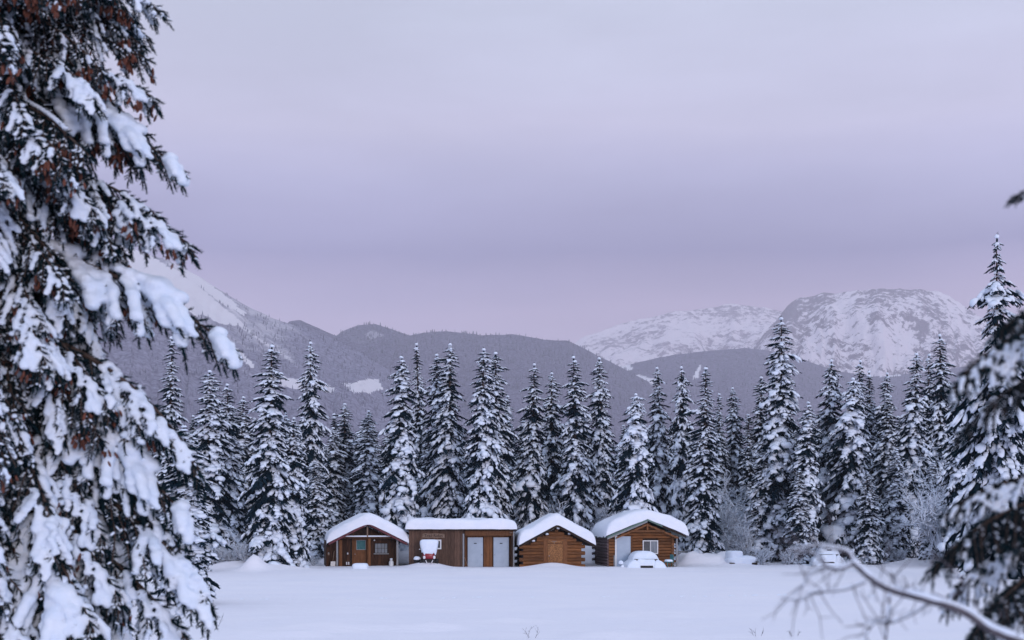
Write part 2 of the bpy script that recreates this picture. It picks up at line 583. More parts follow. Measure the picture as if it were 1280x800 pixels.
def mountain(name, ridge, Yr, Yb, m, amp, gul=0.0, nx=260, ny=110, shape=1.25, back=1.25, snowfn=None, yvar=0.05, ridge_amp=0.35,
             gfreq=30, jag=0.3):
    """terrain whose crest follows ridge [(px, py)] at distance Yr and runs down to flat land at Yb"""
    rp_ = np.array(ridge, float)
    px = np.linspace(rp_[0, 0], rp_[-1, 0], nx)
    py = np.interp(px, rp_[:, 0], rp_[:, 1]) + jag * (6 * fbm(px / 24.0, px * 0 + Yr, 4, 0.65))
    v = np.concatenate([np.linspace(0, 1, ny) ** 0.85, np.linspace(1, back, 14)[1:]])
    PX, V = np.meshgrid(px, v)
    PY = np.meshgrid(py, v)[0]
    yr = Yr * (1 + yvar * 2 * fbm(PX / 160.0 + Yr, PX * 0 + 3.3, 3))
    Y = Yb + (yr - Yb) * V
    U = (PX - 640) / F
    X = U * Y
    zr = EYE + (HZ - PY) / F * yr
    up = np.clip(V, 0, 1) ** shape
    dn = 1 - 0.8 * sstep(1, back, V)
    zz = zr * np.where(V <= 1, up, dn)
    L = (Yr - Yb)
    n = fbm(X / (L * 0.09), Y / (L * 0.12), 7, 0.55)
    gl = np.abs(fbm((PX / 1280) * gfreq + 2.5 * fbm(X / L * 3, Y / L * 3, 3), V * 2.2 + 7, 4, 0.5)) * 2
    env = np.sin(np.clip(V, 0, 1) * math.pi) ** 0.7
    env = env * (1 - ridge_amp) + ridge_amp * sstep(0, 0.35, V)
    zz = zz + (amp * n * 2 - gul * (1 - gl)) * env
    zz = np.where(V <= 0.001, -8, zz)
    if V.shape:
        zz[-1] = np.minimum(zz[-1], zz[-1] * 0.2)
    P = np.stack([X, Y, zz], -1).reshape(-1, 3)
    me = mesh_np(name, [(P, grid_faces(len(v), nx), m)])
    sx = 640 + X / Y * F
    sy = HZ - (zz - EYE) / Y * F
    s = snowfn(sx, sy, V, X, Y, zz) if snowfn else np.zeros_like(X)
    a = me.attributes.new('snow', 'FLOAT', 'POINT')
    a.data.foreach_set('value', s.ravel().astype(np.float32))
    o = obj(name, me)
    o['kind'] = 'structure'
    TERR[name] = (X, Y, zz, s)
    return o


def soft(mask_list, sx, sy, jitter=3.0):
    jx = sx + jitter * 2 * fbm(sx / 9.0, sy / 9.0, 3)
    jy = sy + jitter * 2 * fbm(sx / 9.0 + 50, sy / 9.0, 3)
    out = np.zeros_like(sx)
    for poly in mask_list:
        out = np.maximum(out, inpoly(jx, jy, poly).astype(float))
    return out


M_A = mountain_mat('frosted_forest_slope', 1.22, 1.75, (0.18, 0.175, 0.245), (0.38, 0.375, 0.48), 0.012)
M_B = mountain_mat('dark_forest_hills', 1.02, 2.2, (0.105, 0.10, 0.155), (0.27, 0.26, 0.35), 0.012)
M_C = mountain_mat('forest_foothill', 1.02, 2.2, (0.11, 0.105, 0.16), (0.28, 0.265, 0.36), 0.011)
M_D = mountain_mat('snowy_far_range', 0.97, 1.07, (0.20, 0.17, 0.22), (0.42, 0.37, 0.45), 0.019, snowc=(0.86, 0.80, 0.86))
M_E = mountain_mat('rocky_snow_mountain', 0.97, 1.06, (0.11, 0.095, 0.13), (0.34, 0.30, 0.37), 0.022, snowc=(0.86, 0.81, 0.87))


def snow_A(sx, sy, V, X, Y, z):
    s = soft([[(120, 290), (180, 315), (232, 345), (300, 402), (306, 408), (270, 402), (235, 388), (200, 372), (120, 330)],
              [(225, 330), (262, 352), (306, 392), (304, 395), (266, 368), (228, 342)],
              [(285, 430), (295, 435), (318, 456), (314, 458), (298, 446), (284, 434)],
              [(428, 480), (445, 476), (474, 474), (478, 486), (462, 492), (440, 490)],
              [(402, 482), (412, 481), (424, 489), (410, 490), (400, 488)],
              [(352, 470), (372, 474), (386, 486), (370, 488), (352, 482)],
              [(338, 468), (352, 474), (350, 480), (336, 475)]], sx, sy, 3.2) * (0.75 + 0.5 * fbm(sx / 7, sy / 5, 4))
    # thin pale gullies running down from the crest
    gu = fbm((sy - sx * 0.72) / 11.0, (sx + sy * 0.7) / 170.0, 4, 0.6)
    s = s + 0.26 * sstep(0.04, 0.24, gu) * sstep(0.30, 0.8, V) * sstep(430, 380, sx)
    s = s + 0.42 * sstep(0.50, 0.95, V) * sstep(425, 330, sx)
    return s


def snow_B(sx, sy, V, X, Y, z):
    s = soft([[(455, 418), (468, 412), (480, 420), (462, 424)], [(535, 455), (555, 449), (560, 456), (540, 460)]], sx, sy, 2) * 0.45
    return s + 0.16 * sstep(470, 440, sx)


def snow_C(sx, sy, V, X, Y, z):
    return soft([[(782, 474), (800, 468), (818, 474), (822, 482), (790, 480)], [(774, 455), (786, 452), (792, 462), (780, 464)],
                 [(866, 472), (872, 456), (876, 455), (872, 474)], [(1068, 445), (1110, 452), (1128, 470), (1100, 472)]], sx, sy, 2) * 1.2


def snow_D(sx, sy, V, X, Y, z):
    return 0.16 * sstep(0.30, 0.6, V) - 0.10 + 0.15 * fbm(sx / 30, sy / 14, 4)


def snow_E(sx, sy, V, X, Y, z):
    s = 0.32 * sstep(0.30, 0.62, V) - 0.30 + 0.20 * fbm((sx + sy) / 22, (sy - sx * 0.3) / 16, 6, 0.75)
    s = s - 0.10 * soft([[(1112, 388), (1150, 396), (1172, 416), (1150, 420), (1122, 404)]], sx, sy, 16)
    s = s - 0.06 * soft([[(960, 400), (1002, 362), (1060, 362), (1040, 380), (1010, 420), (985, 430)]], sx, sy, 22)
    s = s + 0.07 * soft([[(1020, 415), (1070, 395), (1130, 415), (1180, 440), (1120, 440), (1060, 425)]], sx, sy, 8)
    return s


mountain('mountain_snowy_left', [(-420, 60), (-100, 205), (60, 262), (180, 316), (212, 324), (250, 347), (300, 377), (340, 397), (380, 408),
                                 (430, 427), (480, 458), (530, 488), (580, 520), (640, 560)],
         3100, 620, M_A, 30, 26, nx=420, ny=200, shape=1.55, snowfn=snow_A, yvar=0.02, ridge_amp=0.10, gfreq=60)
mountain('hill_dark_hump', [(250, 520), (330, 430), (362, 400), (376, 399), (392, 407), (415, 416), (440, 424), (500, 445), (560, 480)],
         4300, 2600, M_B, 14, 10, nx=140, ny=50, snowfn=None)
mountain('hills_forested', [(330, 470), (400, 434), (428, 413), (448, 406), (468, 404), (490, 411), (512, 419), (530, 416), (560, 414),
                            (600, 418), (640, 417), (680, 423), (710, 425), (740, 440), (770, 455), (810, 476), (860, 505), (900, 540)],
         4900, 1100, M_B, 55, 30, nx=330, ny=130, shape=1.5, snowfn=snow_B, yvar=0.04, ridge_amp=0.10, gfreq=34)
mountain('foothill_forested', [(600, 520), (700, 480), (760, 461), (800, 452), (840, 443), (880, 438), (930, 434), (960, 437), (1000, 446),
                               (1040, 462), (1090, 470), (1150, 466), (1220, 455), (1290, 450), (1400, 470)],
         5600, 1300, M_C, 45, 25, nx=330, ny=110, shape=1.5, snowfn=snow_C, yvar=0.04, ridge_amp=0.10, gfreq=34)
mountain('mountain_pale_far', [(640, 470), (700, 438), (733, 418), (755, 409), (790, 398), (830, 390), (870, 383), (905, 379), (940, 380),
                               (970, 386), (1010, 392), (1060, 400), (1120, 420)],
         9300, 5800, M_D, 150, 90, nx=300, ny=120, shape=1.1, snowfn=snow_D, ridge_amp=0.14, gfreq=36, jag=1.0)
mountain('mountain_rocky_right', [(900, 470), (950, 420), (972, 396), (984, 380), (1000, 369), (1030, 364), (1060, 362), (1090, 359),
                                  (1120, 357), (1150, 356), (1172, 361), (1190, 370), (1212, 383), (1230, 395), (1262, 408), (1300, 415), (1380, 430), (1500, 480)],
         7400, 4300, M_E, 150, 130, nx=380, ny=170, shape=1.05, snowfn=snow_E, ridge_amp=0.10, gfreq=44, jag=1.3)
mountain('mountain_faint_right', [(1120, 440), (1180, 418), (1240, 398), (1290, 388), (1380, 380), (1500, 400), (1600, 460)],
         9900, 7600, M_D, 60, 50, nx=120, ny=50, shape=1.0, snowfn=snow_D)


# ------------------------------------------------------------------ far forest, one mass nobody could count
def far_forest():
    r = np.random.default_rng(11)
    # 5 sided two tier spruce, unit height
    tv, tf = [], []
    for (z0, z1, rr) in ((0.0, 0.62, 0.17), (0.38, 1.0, 0.11)):
        n = len(tv)
        for k in range(5):
            a = 2 * math.pi * k / 5 + z0
            tv.append((rr * math.cos(a), rr * math.sin(a), z0))
        tv.append((0, 0, z1))
        tf += [(n + k, n + (k + 1) % 5, n + 5) for k in range(5)]
    tv, tf = np.array(tv), np.array(tf)
    M, T = [], []

    def put(x, y, z, h, wd):
        c = wd * h
        M.append(np.diag([c, c, h]))
        T.append((x, y, z - 0.3))
    # valley floor
    for k in range(3800):
        Y = 205 * (900 / 205) ** r.random()
        px = r.uniform(150, 1330)
        put((px - 640) / F * Y, Y, 0.0, r.uniform(6, 15), r.uniform(0.7, 1.25))
    for nm, cnt, h0, h1 in (('mountain_snowy_left', 9000, 4, 9), ('hills_forested', 7000, 7, 15), ('foothill_forested', 5000, 7, 15)):
        X, Y, Z, s = TERR[nm]
        ny, nx = X.shape
        for k in range(cnt):
            i, j = int((r.random() ** 0.8) * (ny - 13)), r.integers(0, nx - 2)
            if s[i, j] > 0.6:
                continue
            fu, fv = r.random(), r.random()
            p = [(q[i, j] * (1 - fu) + q[i, j + 1] * fu) * (1 - fv) + (q[i + 1, j] * (1 - fu) + q[i + 1, j + 1] * fu) * fv for q in (X, Y, Z)]
            px = 640 + p[0] / p[1] * F
            if px < 150 or px > 1320 or p[2] < 0:
                continue
            put(p[0], p[1], p[2], r.uniform(h0, h1), r.uniform(0.8, 1.4))
    v, f = inst(tv, tf, M, T)
    me = mesh_np('far_forest', [(v, f, FARTREE)], smooth=False)
    o = obj('far_forest', me)
    o['kind'] = 'stuff'
    tag(o, 'far off frosted forest covering the valley floor and the lower mountain slopes', 'forest')


far_forest()


# ------------------------------------------------------------------ spruce trees of the wood
def brush_template(r):
    """one drooping twig full of needles, unit length along x"""
    v = [(0, 0, 0)]
    for k in range(3):
        a = 2 * math.pi * k / 3 + r.uniform(0, 1)
        v.append((r.uniform(0.25, 0.5), 0.13 * math.cos(a), 0.12 * math.sin(a)))
    v.append((1, 0, 0))
    f = [(0, 2, 1), (0, 3, 2), (0, 1, 3), (1, 2, 4), (2, 3, 4), (3, 1, 4)]
    for k in range(10):
        x = 0.08 + 0.80 * k / 9
        a = r.uniform(0, 2 * math.pi)
        l = r.uniform(0.12, 0.22)
        n = len(v)
        v += [(x - 0.045, 0.0, 0.03), (x + 0.045, 0.0, -0.03), (x + 0.17, l * math.cos(a), l * math.sin(a) - 0.04)]
        f.append((n, n + 1, n + 2))
    return np.array(v), np.array(f)


def blob_template(r, base=ICO0, amt=0.22):
    v, f = base
    v = v * (1 + r.normal(0, amt, (len(v), 1)).clip(-0.4, 0.45))
    v = v.copy()
    v[:, 2] = np.where(v[:, 2] < 0, v[:, 2] * 0.55, v[:, 2])
    return v, f


def bough_template(r, snow=1.0):
    """unit bough along x: (needles v,f), (snow v,f)"""
    brushes = [brush_template(r) for _ in range(4)]
    nd, sn = [], []
    droop = r.uniform(0.10, 0.30)

    def ax(s):
        return np.array([s, 0.05 * math.sin(3 * s + droop * 9), -droop * s * s])
    ms = {k: ([], []) for k in range(4)}
    s = 0.10
    side = 1
    tips = []
    while s < 1.0:
        p = ax(s)
        l = (0.16 + 0.34 * (1 - s) ** 0.7) * r.uniform(0.7, 1.25) * min(1, 0.55 + s * 1.6)
        a = side * R(r.uniform(34, 62)) * (1 - 0.45 * s)
        d = np.array([math.cos(a), math.sin(a), -r.uniform(0.20, 1.05)])
        k = r.integers(0, 4)
        Mx = frame(d) @ np.diag([l * 1.12, l * 1.35, l * 1.35])
        ms[k][0].append(Mx)
        ms[k][1].append(p)
        tips.append((p, d / np.linalg.norm(d), l))
        side = -side
        s += r.uniform(0.045, 0.085)
    for q in range(3):     # along the bough itself and under it
        s = 0.15 + 0.32 * q
        d = ax(min(s + 0.3, 1.15)) - ax(s)
        k = r.integers(0, 4)
        ms[k][0].append(frame(d) @ np.diag([0.42, 0.40, 0.42]))
        ms[k][1].append(ax(s))
    for k in range(4):
        if ms[k][1]:
            nd.append(inst(*brushes[k], ms[k][0], ms[k][1]))
    # snow pillows on the bough
    nb = r.integers(3, 5)
    for q in range(nb):
        s = 0.30 + 0.66 * (q + r.uniform(0.0, 0.8)) / nb
        if r.random() > snow:
            continue
        p = ax(s) + np.array([0, r.uniform(-0.06, 0.06), 0.045])
        bt = blob_template(r, ICO1 if q % 2 == 0 else ICO0, 0.14 if q % 2 == 0 else 0.2)
        d = ax(s + 0.05) - ax(s)
        d = d + np.array([0, r.uniform(-0.02, 0.02), -0.02])
        c = r.uniform(0.75, 1.25)
        sn.append(inst(*bt, [frame(d) @ np.diag([0.15 * c, 0.115 * c * r.uniform(0.8, 1.3), 0.060 * c])], [p]))
    for (p, d, l) in tips:
        if r.random() > 0.50 * snow:
            continue
        bt = blob_template(r, ICO0, 0.22)
        u = r.uniform(0.35, 0.7)
        sn.append(inst(*bt, [frame(d) @ np.diag([l * r.uniform(0.34, 0.60), l * r.uniform(0.18, 0.32), l * 0.14])],
                       [p + d * l * u + np.array([0, 0, l * 0.10])]))
    return cat(nd), cat(sn)


_r = np.random.default_rng(21)
BOUGHS = [bough_template(_r, s) for s in (0.75, 0.85, 1, 1, 1, 0.9, 1, 0.8)]


def spruce(name, seed, H=16.0, Rm=2.0, prof=None, spacing=0.34, per=6, pitch=(-40, 12), heavy=1.0, lowest=0.02):
    pitch = (pitch[0] - 9, pitch[1] - 16)
    r = np.random.default_rng(seed)
    prof = prof or (lambda t: 0.92 * (1 - t) ** 0.50 * min(1.0, 0.80 + 1.6 * t))
    Mn = {k: ([], []) for k in range(len(BOUGHS))}
    Ms = {k: ([], []) for k in range(len(BOUGHS))}
    z = H * lowest
    ph = 0
    lopsided = r.uniform(0, 6.28)
    while z < H * 0.975:
        t = z / H
        nb = max(4, int(round(per * (0.75 + 0.5 * (1 - t)))))
        ph += r.uniform(0.4, 1.2)
        lev = r.uniform(0.72, 1.16)
        for k in range(nb):
            yaw = ph + 2 * math.pi * (k + r.uniform(-0.3, 0.3)) / nb
            L = Rm * prof(t) * lev * r.uniform(0.70, 1.22) * (1 + 0.10 * math.cos(yaw - lopsided))
            if r.random() < 0.05:
                L *= 1.3
            L = max(L, 0.22)
            pit = R(pitch[0] + (pitch[1] - pitch[0]) * t ** 1.6 + r.uniform(-9, 9))
            b = int(r.integers(0, len(BOUGHS)))
            cw = max(L * 0.85, 0.34) * r.uniform(0.8, 1.2)
            ch = max(L * 0.80, 0.30)
            Rz = np.array([[math.cos(yaw), -math.sin(yaw), 0], [math.sin(yaw), math.cos(yaw), 0], [0, 0, 1]])
            Ry = np.array([[math.cos(pit), 0, -math.sin(pit)], [0, 1, 0], [math.sin(pit), 0, math.cos(pit)]])
            T = (0, 0, z + r.uniform(-0.12, 0.12))
            Mn[b][0].append(Rz @ Ry @ np.diag([L, cw, ch]))
            Mn[b][1].append(T)
            cl = float(vn(np.array(yaw * 1.3 + seed * 3.0), np.array(z * 0.75 + seed)))
            if r.random() < 0.35 + 1.1 * cl:
                hs = heavy * (0.70 + 0.75 * cl)
                Ms[b][0].append(Rz @ Ry @ np.diag([L * 1.01, cw * hs, ch * hs]))
                Ms[b][1].append((0, 0, T[2] + 0.02))
        z += spacing * (0.65 + 0.55 * (1 - t)) * (H / 16.0) * r.uniform(0.85, 1.15)
    nd = cat([inst(*BOUGHS[k][0], *Mn[k]) for k in Mn if Mn[k][1]])
    sn = cat([inst(*BOUGHS[k][1], *Ms[k]) for k in Ms if Ms[k][1]])
    # leader shoot
    bt = brush_template(r)
    lead = inst(*bt, [frame((0.02, 0.01, 1)) @ np.diag([H * 0.045, 0.5, 0.5])], [(0, 0, H * 0.955)])
    nd = cat([nd, lead])
    cap = inst(*blob_template(r, ICO1, 0.1), [np.diag([0.11, 0.11, 0.14]), np.diag([0.14, 0.15, 0.12])], [(0.02, 0, H * 0.985), (-0.04, 0.03, H * 0.965)])
    sn = cat([sn, cap])
    e = bpy.data.objects.new(name, None)
    COL.objects.link(e)
    tk = MB().tube([(0, 0, -0.3), (0.03, 0, H * 0.3), (-0.02, 0.02, H * 0.7), (0, 0, H * 0.98)], [0.20, 0.16, 0.08, 0.015], 8)
    tk.part('trunk', BARK, e, smooth=True)
    obj('crown', mesh_np('crown', [(nd[0], nd[1], NEED)], smooth=False), e)
    obj('snow_load', mesh_np('snow_load', [(sn[0], sn[1], SNOW)]), e)
    e['H'] = H
    return e


PROT = [
    spruce('spruce_tree', 1, 16, 1.95),
    spruce('spruce_tree', 2, 16, 1.75, spacing=0.32),
    spruce('spruce_tree', 3, 16, 2.15, pitch=(-45, 5), heavy=1.15, spacing=0.36),
    spruce('spruce_tree', 4, 16, 1.55, prof=lambda t: (1 - t) ** 0.42 * min(1, 0.8 + t)),
    spruce('spruce_tree', 5, 16, 2.3, pitch=(-38, 15), spacing=0.38, heavy=1.1),
    spruce('spruce_tree', 6, 16, 1.5, prof=lambda t: (1 - t) ** 0.58 * min(1, 0.8 + t), spacing=0.33, heavy=0.9),
]
P_BLUNT = spruce('spruce_tree', 31, 18, 2.2, prof=lambda t: (1 - t) ** 0.36 * (1 - 0.30 * t) * min(1, 0.75 + t), spacing=0.36, per=7, heavy=1.1)
P_BLUNT2 = spruce('spruce_tree', 32, 14, 2.1, prof=lambda t: (1 - t) ** 0.45 * min(1, 0.75 + t), spacing=0.36, per=6, heavy=1.35)


def prof_hero(t):
    return float(np.interp(t, [0, .5, .64, .68, .70, .74, .77, .80, .82, .85, .88, .91, .93, 1],
                           [1.12, 1.0, .85, .35, .30, .45, .55, .22, .55, .58, .13, .30, .13, .08]))


P_HERO = spruce('spruce_tree', 41, 18, 2.2, prof=prof_hero, spacing=0.34, per=5, pitch=(-38, 0), heavy=0.85)
for pr in PROT + [P_BLUNT, P_BLUNT2, P_HERO]:
    pr['used'] = 0


def clear_props(o):
    for k in ('H', 'used'):
        if k in o:
            del o[k]


def put_tree(proto, px, tip, Y, wf=1.0, label='', group=None, rz=None):
    """one spruce whose top shows at (px, tip) when it stands Y metres away"""
    X = (px - 640) / F * Y
    h = EYE + (HZ - tip) / F * Y
    g0 = float(gh(X, Y)) - 0.15
    H = proto['H']
    if proto['used'] == 0:
        proto['used'] = 1
        o = proto
    else:
        o = copy_tree(proto)
    k = (h - g0) / H
    o.location = (X, Y, g0)
    wf *= 1.48
    o.scale = (k ** 0.35 * wf, k ** 0.35 * wf, k)
    o.rotation_euler = (R(random.uniform(-1.8, 1.8)), R(random.uniform(-1.8, 1.8)), random.uniform(0, 6.28) if rz is None else rz)
    tag(o, label, 'tree', group or 'snowy spruces of the wood behind the cabins')
    PLACED.append(o)
    return o


PLACED = []
PT = PROT
main = [
    # proto, px, tip row, distance, width, label
    (PT[5], 208, 418, 104, 0.95, 'slim frosted spruce showing its top just right of the big foreground spruce'),
    (PT[2], 236, 530, 52, 0.92, 'nearest spruce of the clearing, snow laden skirt touching the field beside the foreground tree'),
    (PT[4], 262, 460, 98, 0.95, 'bushy spruce whose top meets the tip of the drooping foreground bough'),
    (PT[0], 290, 478, 104, 0.9, 'medium spruce between the foreground bough and the broad spruce left of the cabins'),
    (PT[0], 336, 428, 90, 0.98, 'broad tall spruce left of the first cabin with its skirt down on the snow'),
    (PT[2], 364, 520, 93, 0.80, 'lower spruce leaning on the right flank of the broad tree left of the cabins'),
    (PT[3], 390, 425, 106, 0.80, 'tall slender column shaped spruce just left of the first cabin'),
    (PT[5], 423, 515, 118, 0.9, 'short slim dark spruce above the left end of the first cabin roof'),
    (PT[1], 434, 522, 122, 0.8, 'short thin spruce close behind the slim dark one above the first cabin'),
    (PT[1], 459, 511, 112, 0.9, 'short pointed spruce rising over the first cabin ridge'),
    (PT[2], 501, 443, 104, 0.95, 'full cone shaped spruce over the right eave of the first cabin'),
    (PT[5], 530, 427, 122, 0.8, 'thin spire spruce, leftmost of the tight trio behind the plank shed'),
    (PT[3], 543, 440, 110, 0.80, 'middle spruce of the tight trio behind the plank shed'),
    (PT[1], 561, 427, 107, 0.95, 'tallest right hand spruce of the trio behind the plank shed'),
    (PT[4], 600, 433, 103, 0.82, 'heavily snowed spruce behind the white doors of the shed'),
    (PT[1], 620, 438, 108, 0.95, 'dark sided spruce pressed against the right of the heavily snowed one'),
    (PT[5], 637, 493, 125, 1.0, 'small spruce top peeping right of the pair behind the shed'),
    (PT[0], 662, 452, 110, 0.80, 'spruce rising behind the left roof slope of the log cabin'),
    (PT[3], 691, 463, 116, 0.85, 'narrow dark spruce straight over the ridge of the log cabin'),
    (PT[0], 722, 443, 108, 0.88, 'tall even spruce behind the gap between the log cabin and the green trimmed cabin'),
    (PT[3], 754, 444, 110, 0.80, 'slender spruce left above the green trimmed cabin'),
    (P_BLUNT2, 796, 490, 101, 0.75, 'shorter round topped spruce with fat snow pillows straight behind the green trimmed cabin'),
    (PT[1], 828, 456, 114, 0.80, 'dark spruce above the right eave of the green trimmed cabin'),
    (PT[2], 853, 455, 110, 0.72, 'snowy spruce just right of the green trimmed cabin roof'),
    (PT[5], 880, 458, 104, 1.1, 'pale thinly branched spruce beside the frosted bushes right of the cabins'),
    (PT[5], 896, 490, 118, 0.8, 'short spruce tucked behind the pale thin one'),
    (PT[3], 922, 482, 120, 0.75, 'slim half hidden spruce left of the big blunt topped spruce'),
    (PT[1], 948, 468, 116, 0.95, 'dark spruce touching the left side of the big blunt topped spruce'),
    (P_BLUNT, 976, 395, 106, 0.92, 'great blunt topped spruce, the highest in the middle of the wood'),
    (PT[2], 1005, 500, 103, 0.85, 'lower spruce on the right flank of the great blunt topped one'),
    (PT[2], 1036, 448, 108, 0.85, 'spruce with bulging snow near its tip, next right of the great blunt topped one'),
    (P_BLUNT2, 1062, 470, 105, 0.85, 'thick topped spruce standing behind the far snow covered car'),
    (PT[0], 1069, 448, 112, 0.75, 'pointed spruce growing out above the thick topped one'),
    (PT[5], 1091, 462, 118, 0.85, 'first of two thin dark spruces under the rocky mountain'),
    (PT[3], 1106, 464, 116, 0.75, 'second of two thin dark spruces under the rocky mountain'),
    (PT[1], 1139, 440, 107, 0.95, 'straight tall spruce under the right shoulder of the rocky mountain'),
    (PT[5], 1160, 440, 118, 0.85, 'thin spruce squeezed between two taller ones at the right'),
    (PT[0], 1178, 415, 112, 0.85, 'high pointed spruce left of the tall ragged one at the right'),
    (PT[4], 1206, 470, 95, 0.75, 'spruce in front at the right, half covered by the blurred bough'),
    (P_HERO, 1246, 292, 76, 0.80, 'very tall ragged spruce with open tufted top near the right edge'),
    (PT[4], 1278, 480, 98, 0.9, 'spruce filling the right edge behind the blurred near boughs'),
]
for a in main:
    put_tree(a[0], a[1], a[2], a[3], a[4], a[5], rz=None)

# front skirt trees, lower, filling the foot of the wood
skirt = [(PT[2], 245, 590, 86, 0.8, 'low snowy spruce near the frosted bushes at the left of the clearing'),
         (PT[4], 395, 575, 104, 0.8, 'low spruce touching the left eave of the first cabin'),
         (PT[2], 872, 612, 106, 0.55, 'small spruce wrapped in thick snow at the ploughed bank right of the cabins'),
         (PT[4], 955, 560, 106, 0.8, 'low spreading spruce behind the snow buried heap'),
         (PT[2], 1118, 560, 104, 0.8, 'low spruce at the field edge left of the birch twigs'),
         (PT[4], 1085, 590, 102, 0.75, 'low spruce skirt close right of the far snow covered car'),
         (PT[2], 1165, 575, 100, 0.85, 'low snow heavy spruce behind the right hand snow bank'),
         (PT[0], 1000, 585, 102, 0.8, 'low spruce left of the far snow covered car')]
for a in skirt:
    put_tree(*a)

LAND = [(95, 'left edge behind the huge near spruce'), (205, 'slim frosted spruce at the left'), (262, 'bough tip of the huge near spruce'),
        (334, 'broad tall spruce left of the cabins'), (390, 'tall column shaped spruce'), (425, 'left roof slope of the first cabin'),
        (460, 'ridge of the first cabin'), (501, 'full spruce at the first cabin eave'), (535, 'small window of the plank shed'),
        (561, 'tallest of the spruce trio'), (600, 'left white door of the shed'), (632, 'right white door of the shed'),
        (662, 'left slope of the log cabin'), (695, 'ridge of the log cabin'), (725, 'gap left of the green trimmed cabin'),
        (760, 'left slope of the green trimmed cabin'), (800, 'ridge of the green trimmed cabin'), (840, 'right eave of the green trimmed cabin'),
        (880, 'pale thinly branched spruce'), (920, 'snow buried trailer'), (976, 'great blunt topped spruce'),
        (1020, 'far snow covered car'), (1065, 'thick topped spruce'), (1100, 'two thin dark spruces'), (1139, 'straight spruce under the mountain shoulder'),
        (1178, 'white lit birch twigs'), (1215, 'blurred near bough at the right'), (1260, 'very tall ragged spruce at the right')]
DEEP = ['close behind', 'a little way behind', 'well behind', 'far behind', 'in the last rank behind']
r_ = random.Random(5)
rows = [(118, 500, 560), (130, 515, 575), (145, 520, 570), (163, 520, 560), (185, 525, 560)]
for Y, t0, t1 in rows:
    px = 40 + r_.uniform(0, 20)
    while px < 1310:
        t = r_.uniform(t0, t1) - (18 if px > 930 else 0) - (15 if px < 380 else 0)
        k = 0 if px < 400 else (1 if px < 870 else 2)
        put_tree(r_.choice(PT), px, t, Y + r_.uniform(-5, 6), r_.uniform(0.8, 1.05), 'shaded spruce %s the %s' % (DEEP[[q[0] for q in rows].index(Y)], min(LAND, key=lambda q: abs(q[0] - px))[1]),
                 'shaded inner spruces of the wood')
        px += r_.uniform(20, 37) * (1 + (Y - 118) / 160)
for pr in PROT + [P_BLUNT, P_BLUNT2, P_HERO]:
    pass
for o in PLACED:
    clear_props(o)


# ------------------------------------------------------------------ frosted leafless bushes
def shrub_mesh(seed, H, spread, n0=9, depth=4, snow=0.8, droop=0.0, r0=0.02):
    r = np.random.default_rng(seed)
    segs = []

    def grow(p, d, l, rad, dep):
        n = 3
        for i in range(n):
            q = p + d * l / n
            segs.append((p, q, rad * (1 - 0.25 * i / n)))
            p = q
            d = d + r.normal(0, 0.16, 3) + np.array([0, 0, 0.05 - droop])
            d = d / np.linalg.norm(d)
            if dep > 0 and r.random() < 0.95:
                for _ in range(r.integers(1, 3)):
                    a = d + r.normal(0, 0.55, 3)
                    a = a / np.linalg.norm(a)
                    grow(p, a, l * r.uniform(0.5, 0.75), rad * 0.6, dep - 1)
    for k in range(n0):
        a = 2 * math.pi * k / n0 + r.uniform(-.3, .3)
        d = np.array([math.cos(a) * spread, math.sin(a) * spread, 1.0])
        d /= np.linalg.norm(d)
        grow(np.array([math.cos(a) * 0.1, math.sin(a) * 0.1, 0.0]), d, H * r.uniform(0.40, 0.6), r0, depth)
    # template 3 sided stick along x
    a = [2 * math.pi * k / 3 for k in range(3)]
    tv = np.array([(0, math.cos(t), math.sin(t)) for t in a] + [(1, 0.8 * math.cos(t), 0.8 * math.sin(t)) for t in a])
    tf = np.array([(0, 1, 4), (0, 4, 3), (1, 2, 5), (1, 5, 4), (2, 0, 3), (2, 3, 5)])
    M, T, MS, TS = [], [], [], []
    for p, q, rad in segs:
        d = q - p
        L = np.linalg.norm(d)
        fr = frame(d)
        M.append(fr @ np.diag([L, rad, rad]))
        T.append(p)
        if r.random() < snow:
            w_ = rad * r.uniform(1.8, 3.0) + 0.010
            MS.append(fr @ np.diag([L * 0.95, w_, w_]))
            TS.append(p + np.array([0, 0, rad + w_ * 0.5]))
    return inst(tv, tf, M, T), (inst(tv, tf, MS, TS) if MS else (None, None))


def shrub(name, seed, H, spread, **kw):
    (a, b), (c, d) = shrub_mesh(seed, H, spread, **kw)
    e = bpy.data.objects.new(name, None)
    COL.objects.link(e)
    obj('branches', mesh_np('branches', [(a, b, TWIG)]), e)
    obj('snow_load', mesh_np('snow_load', [(c, d, SNOW)]), e)
    return e


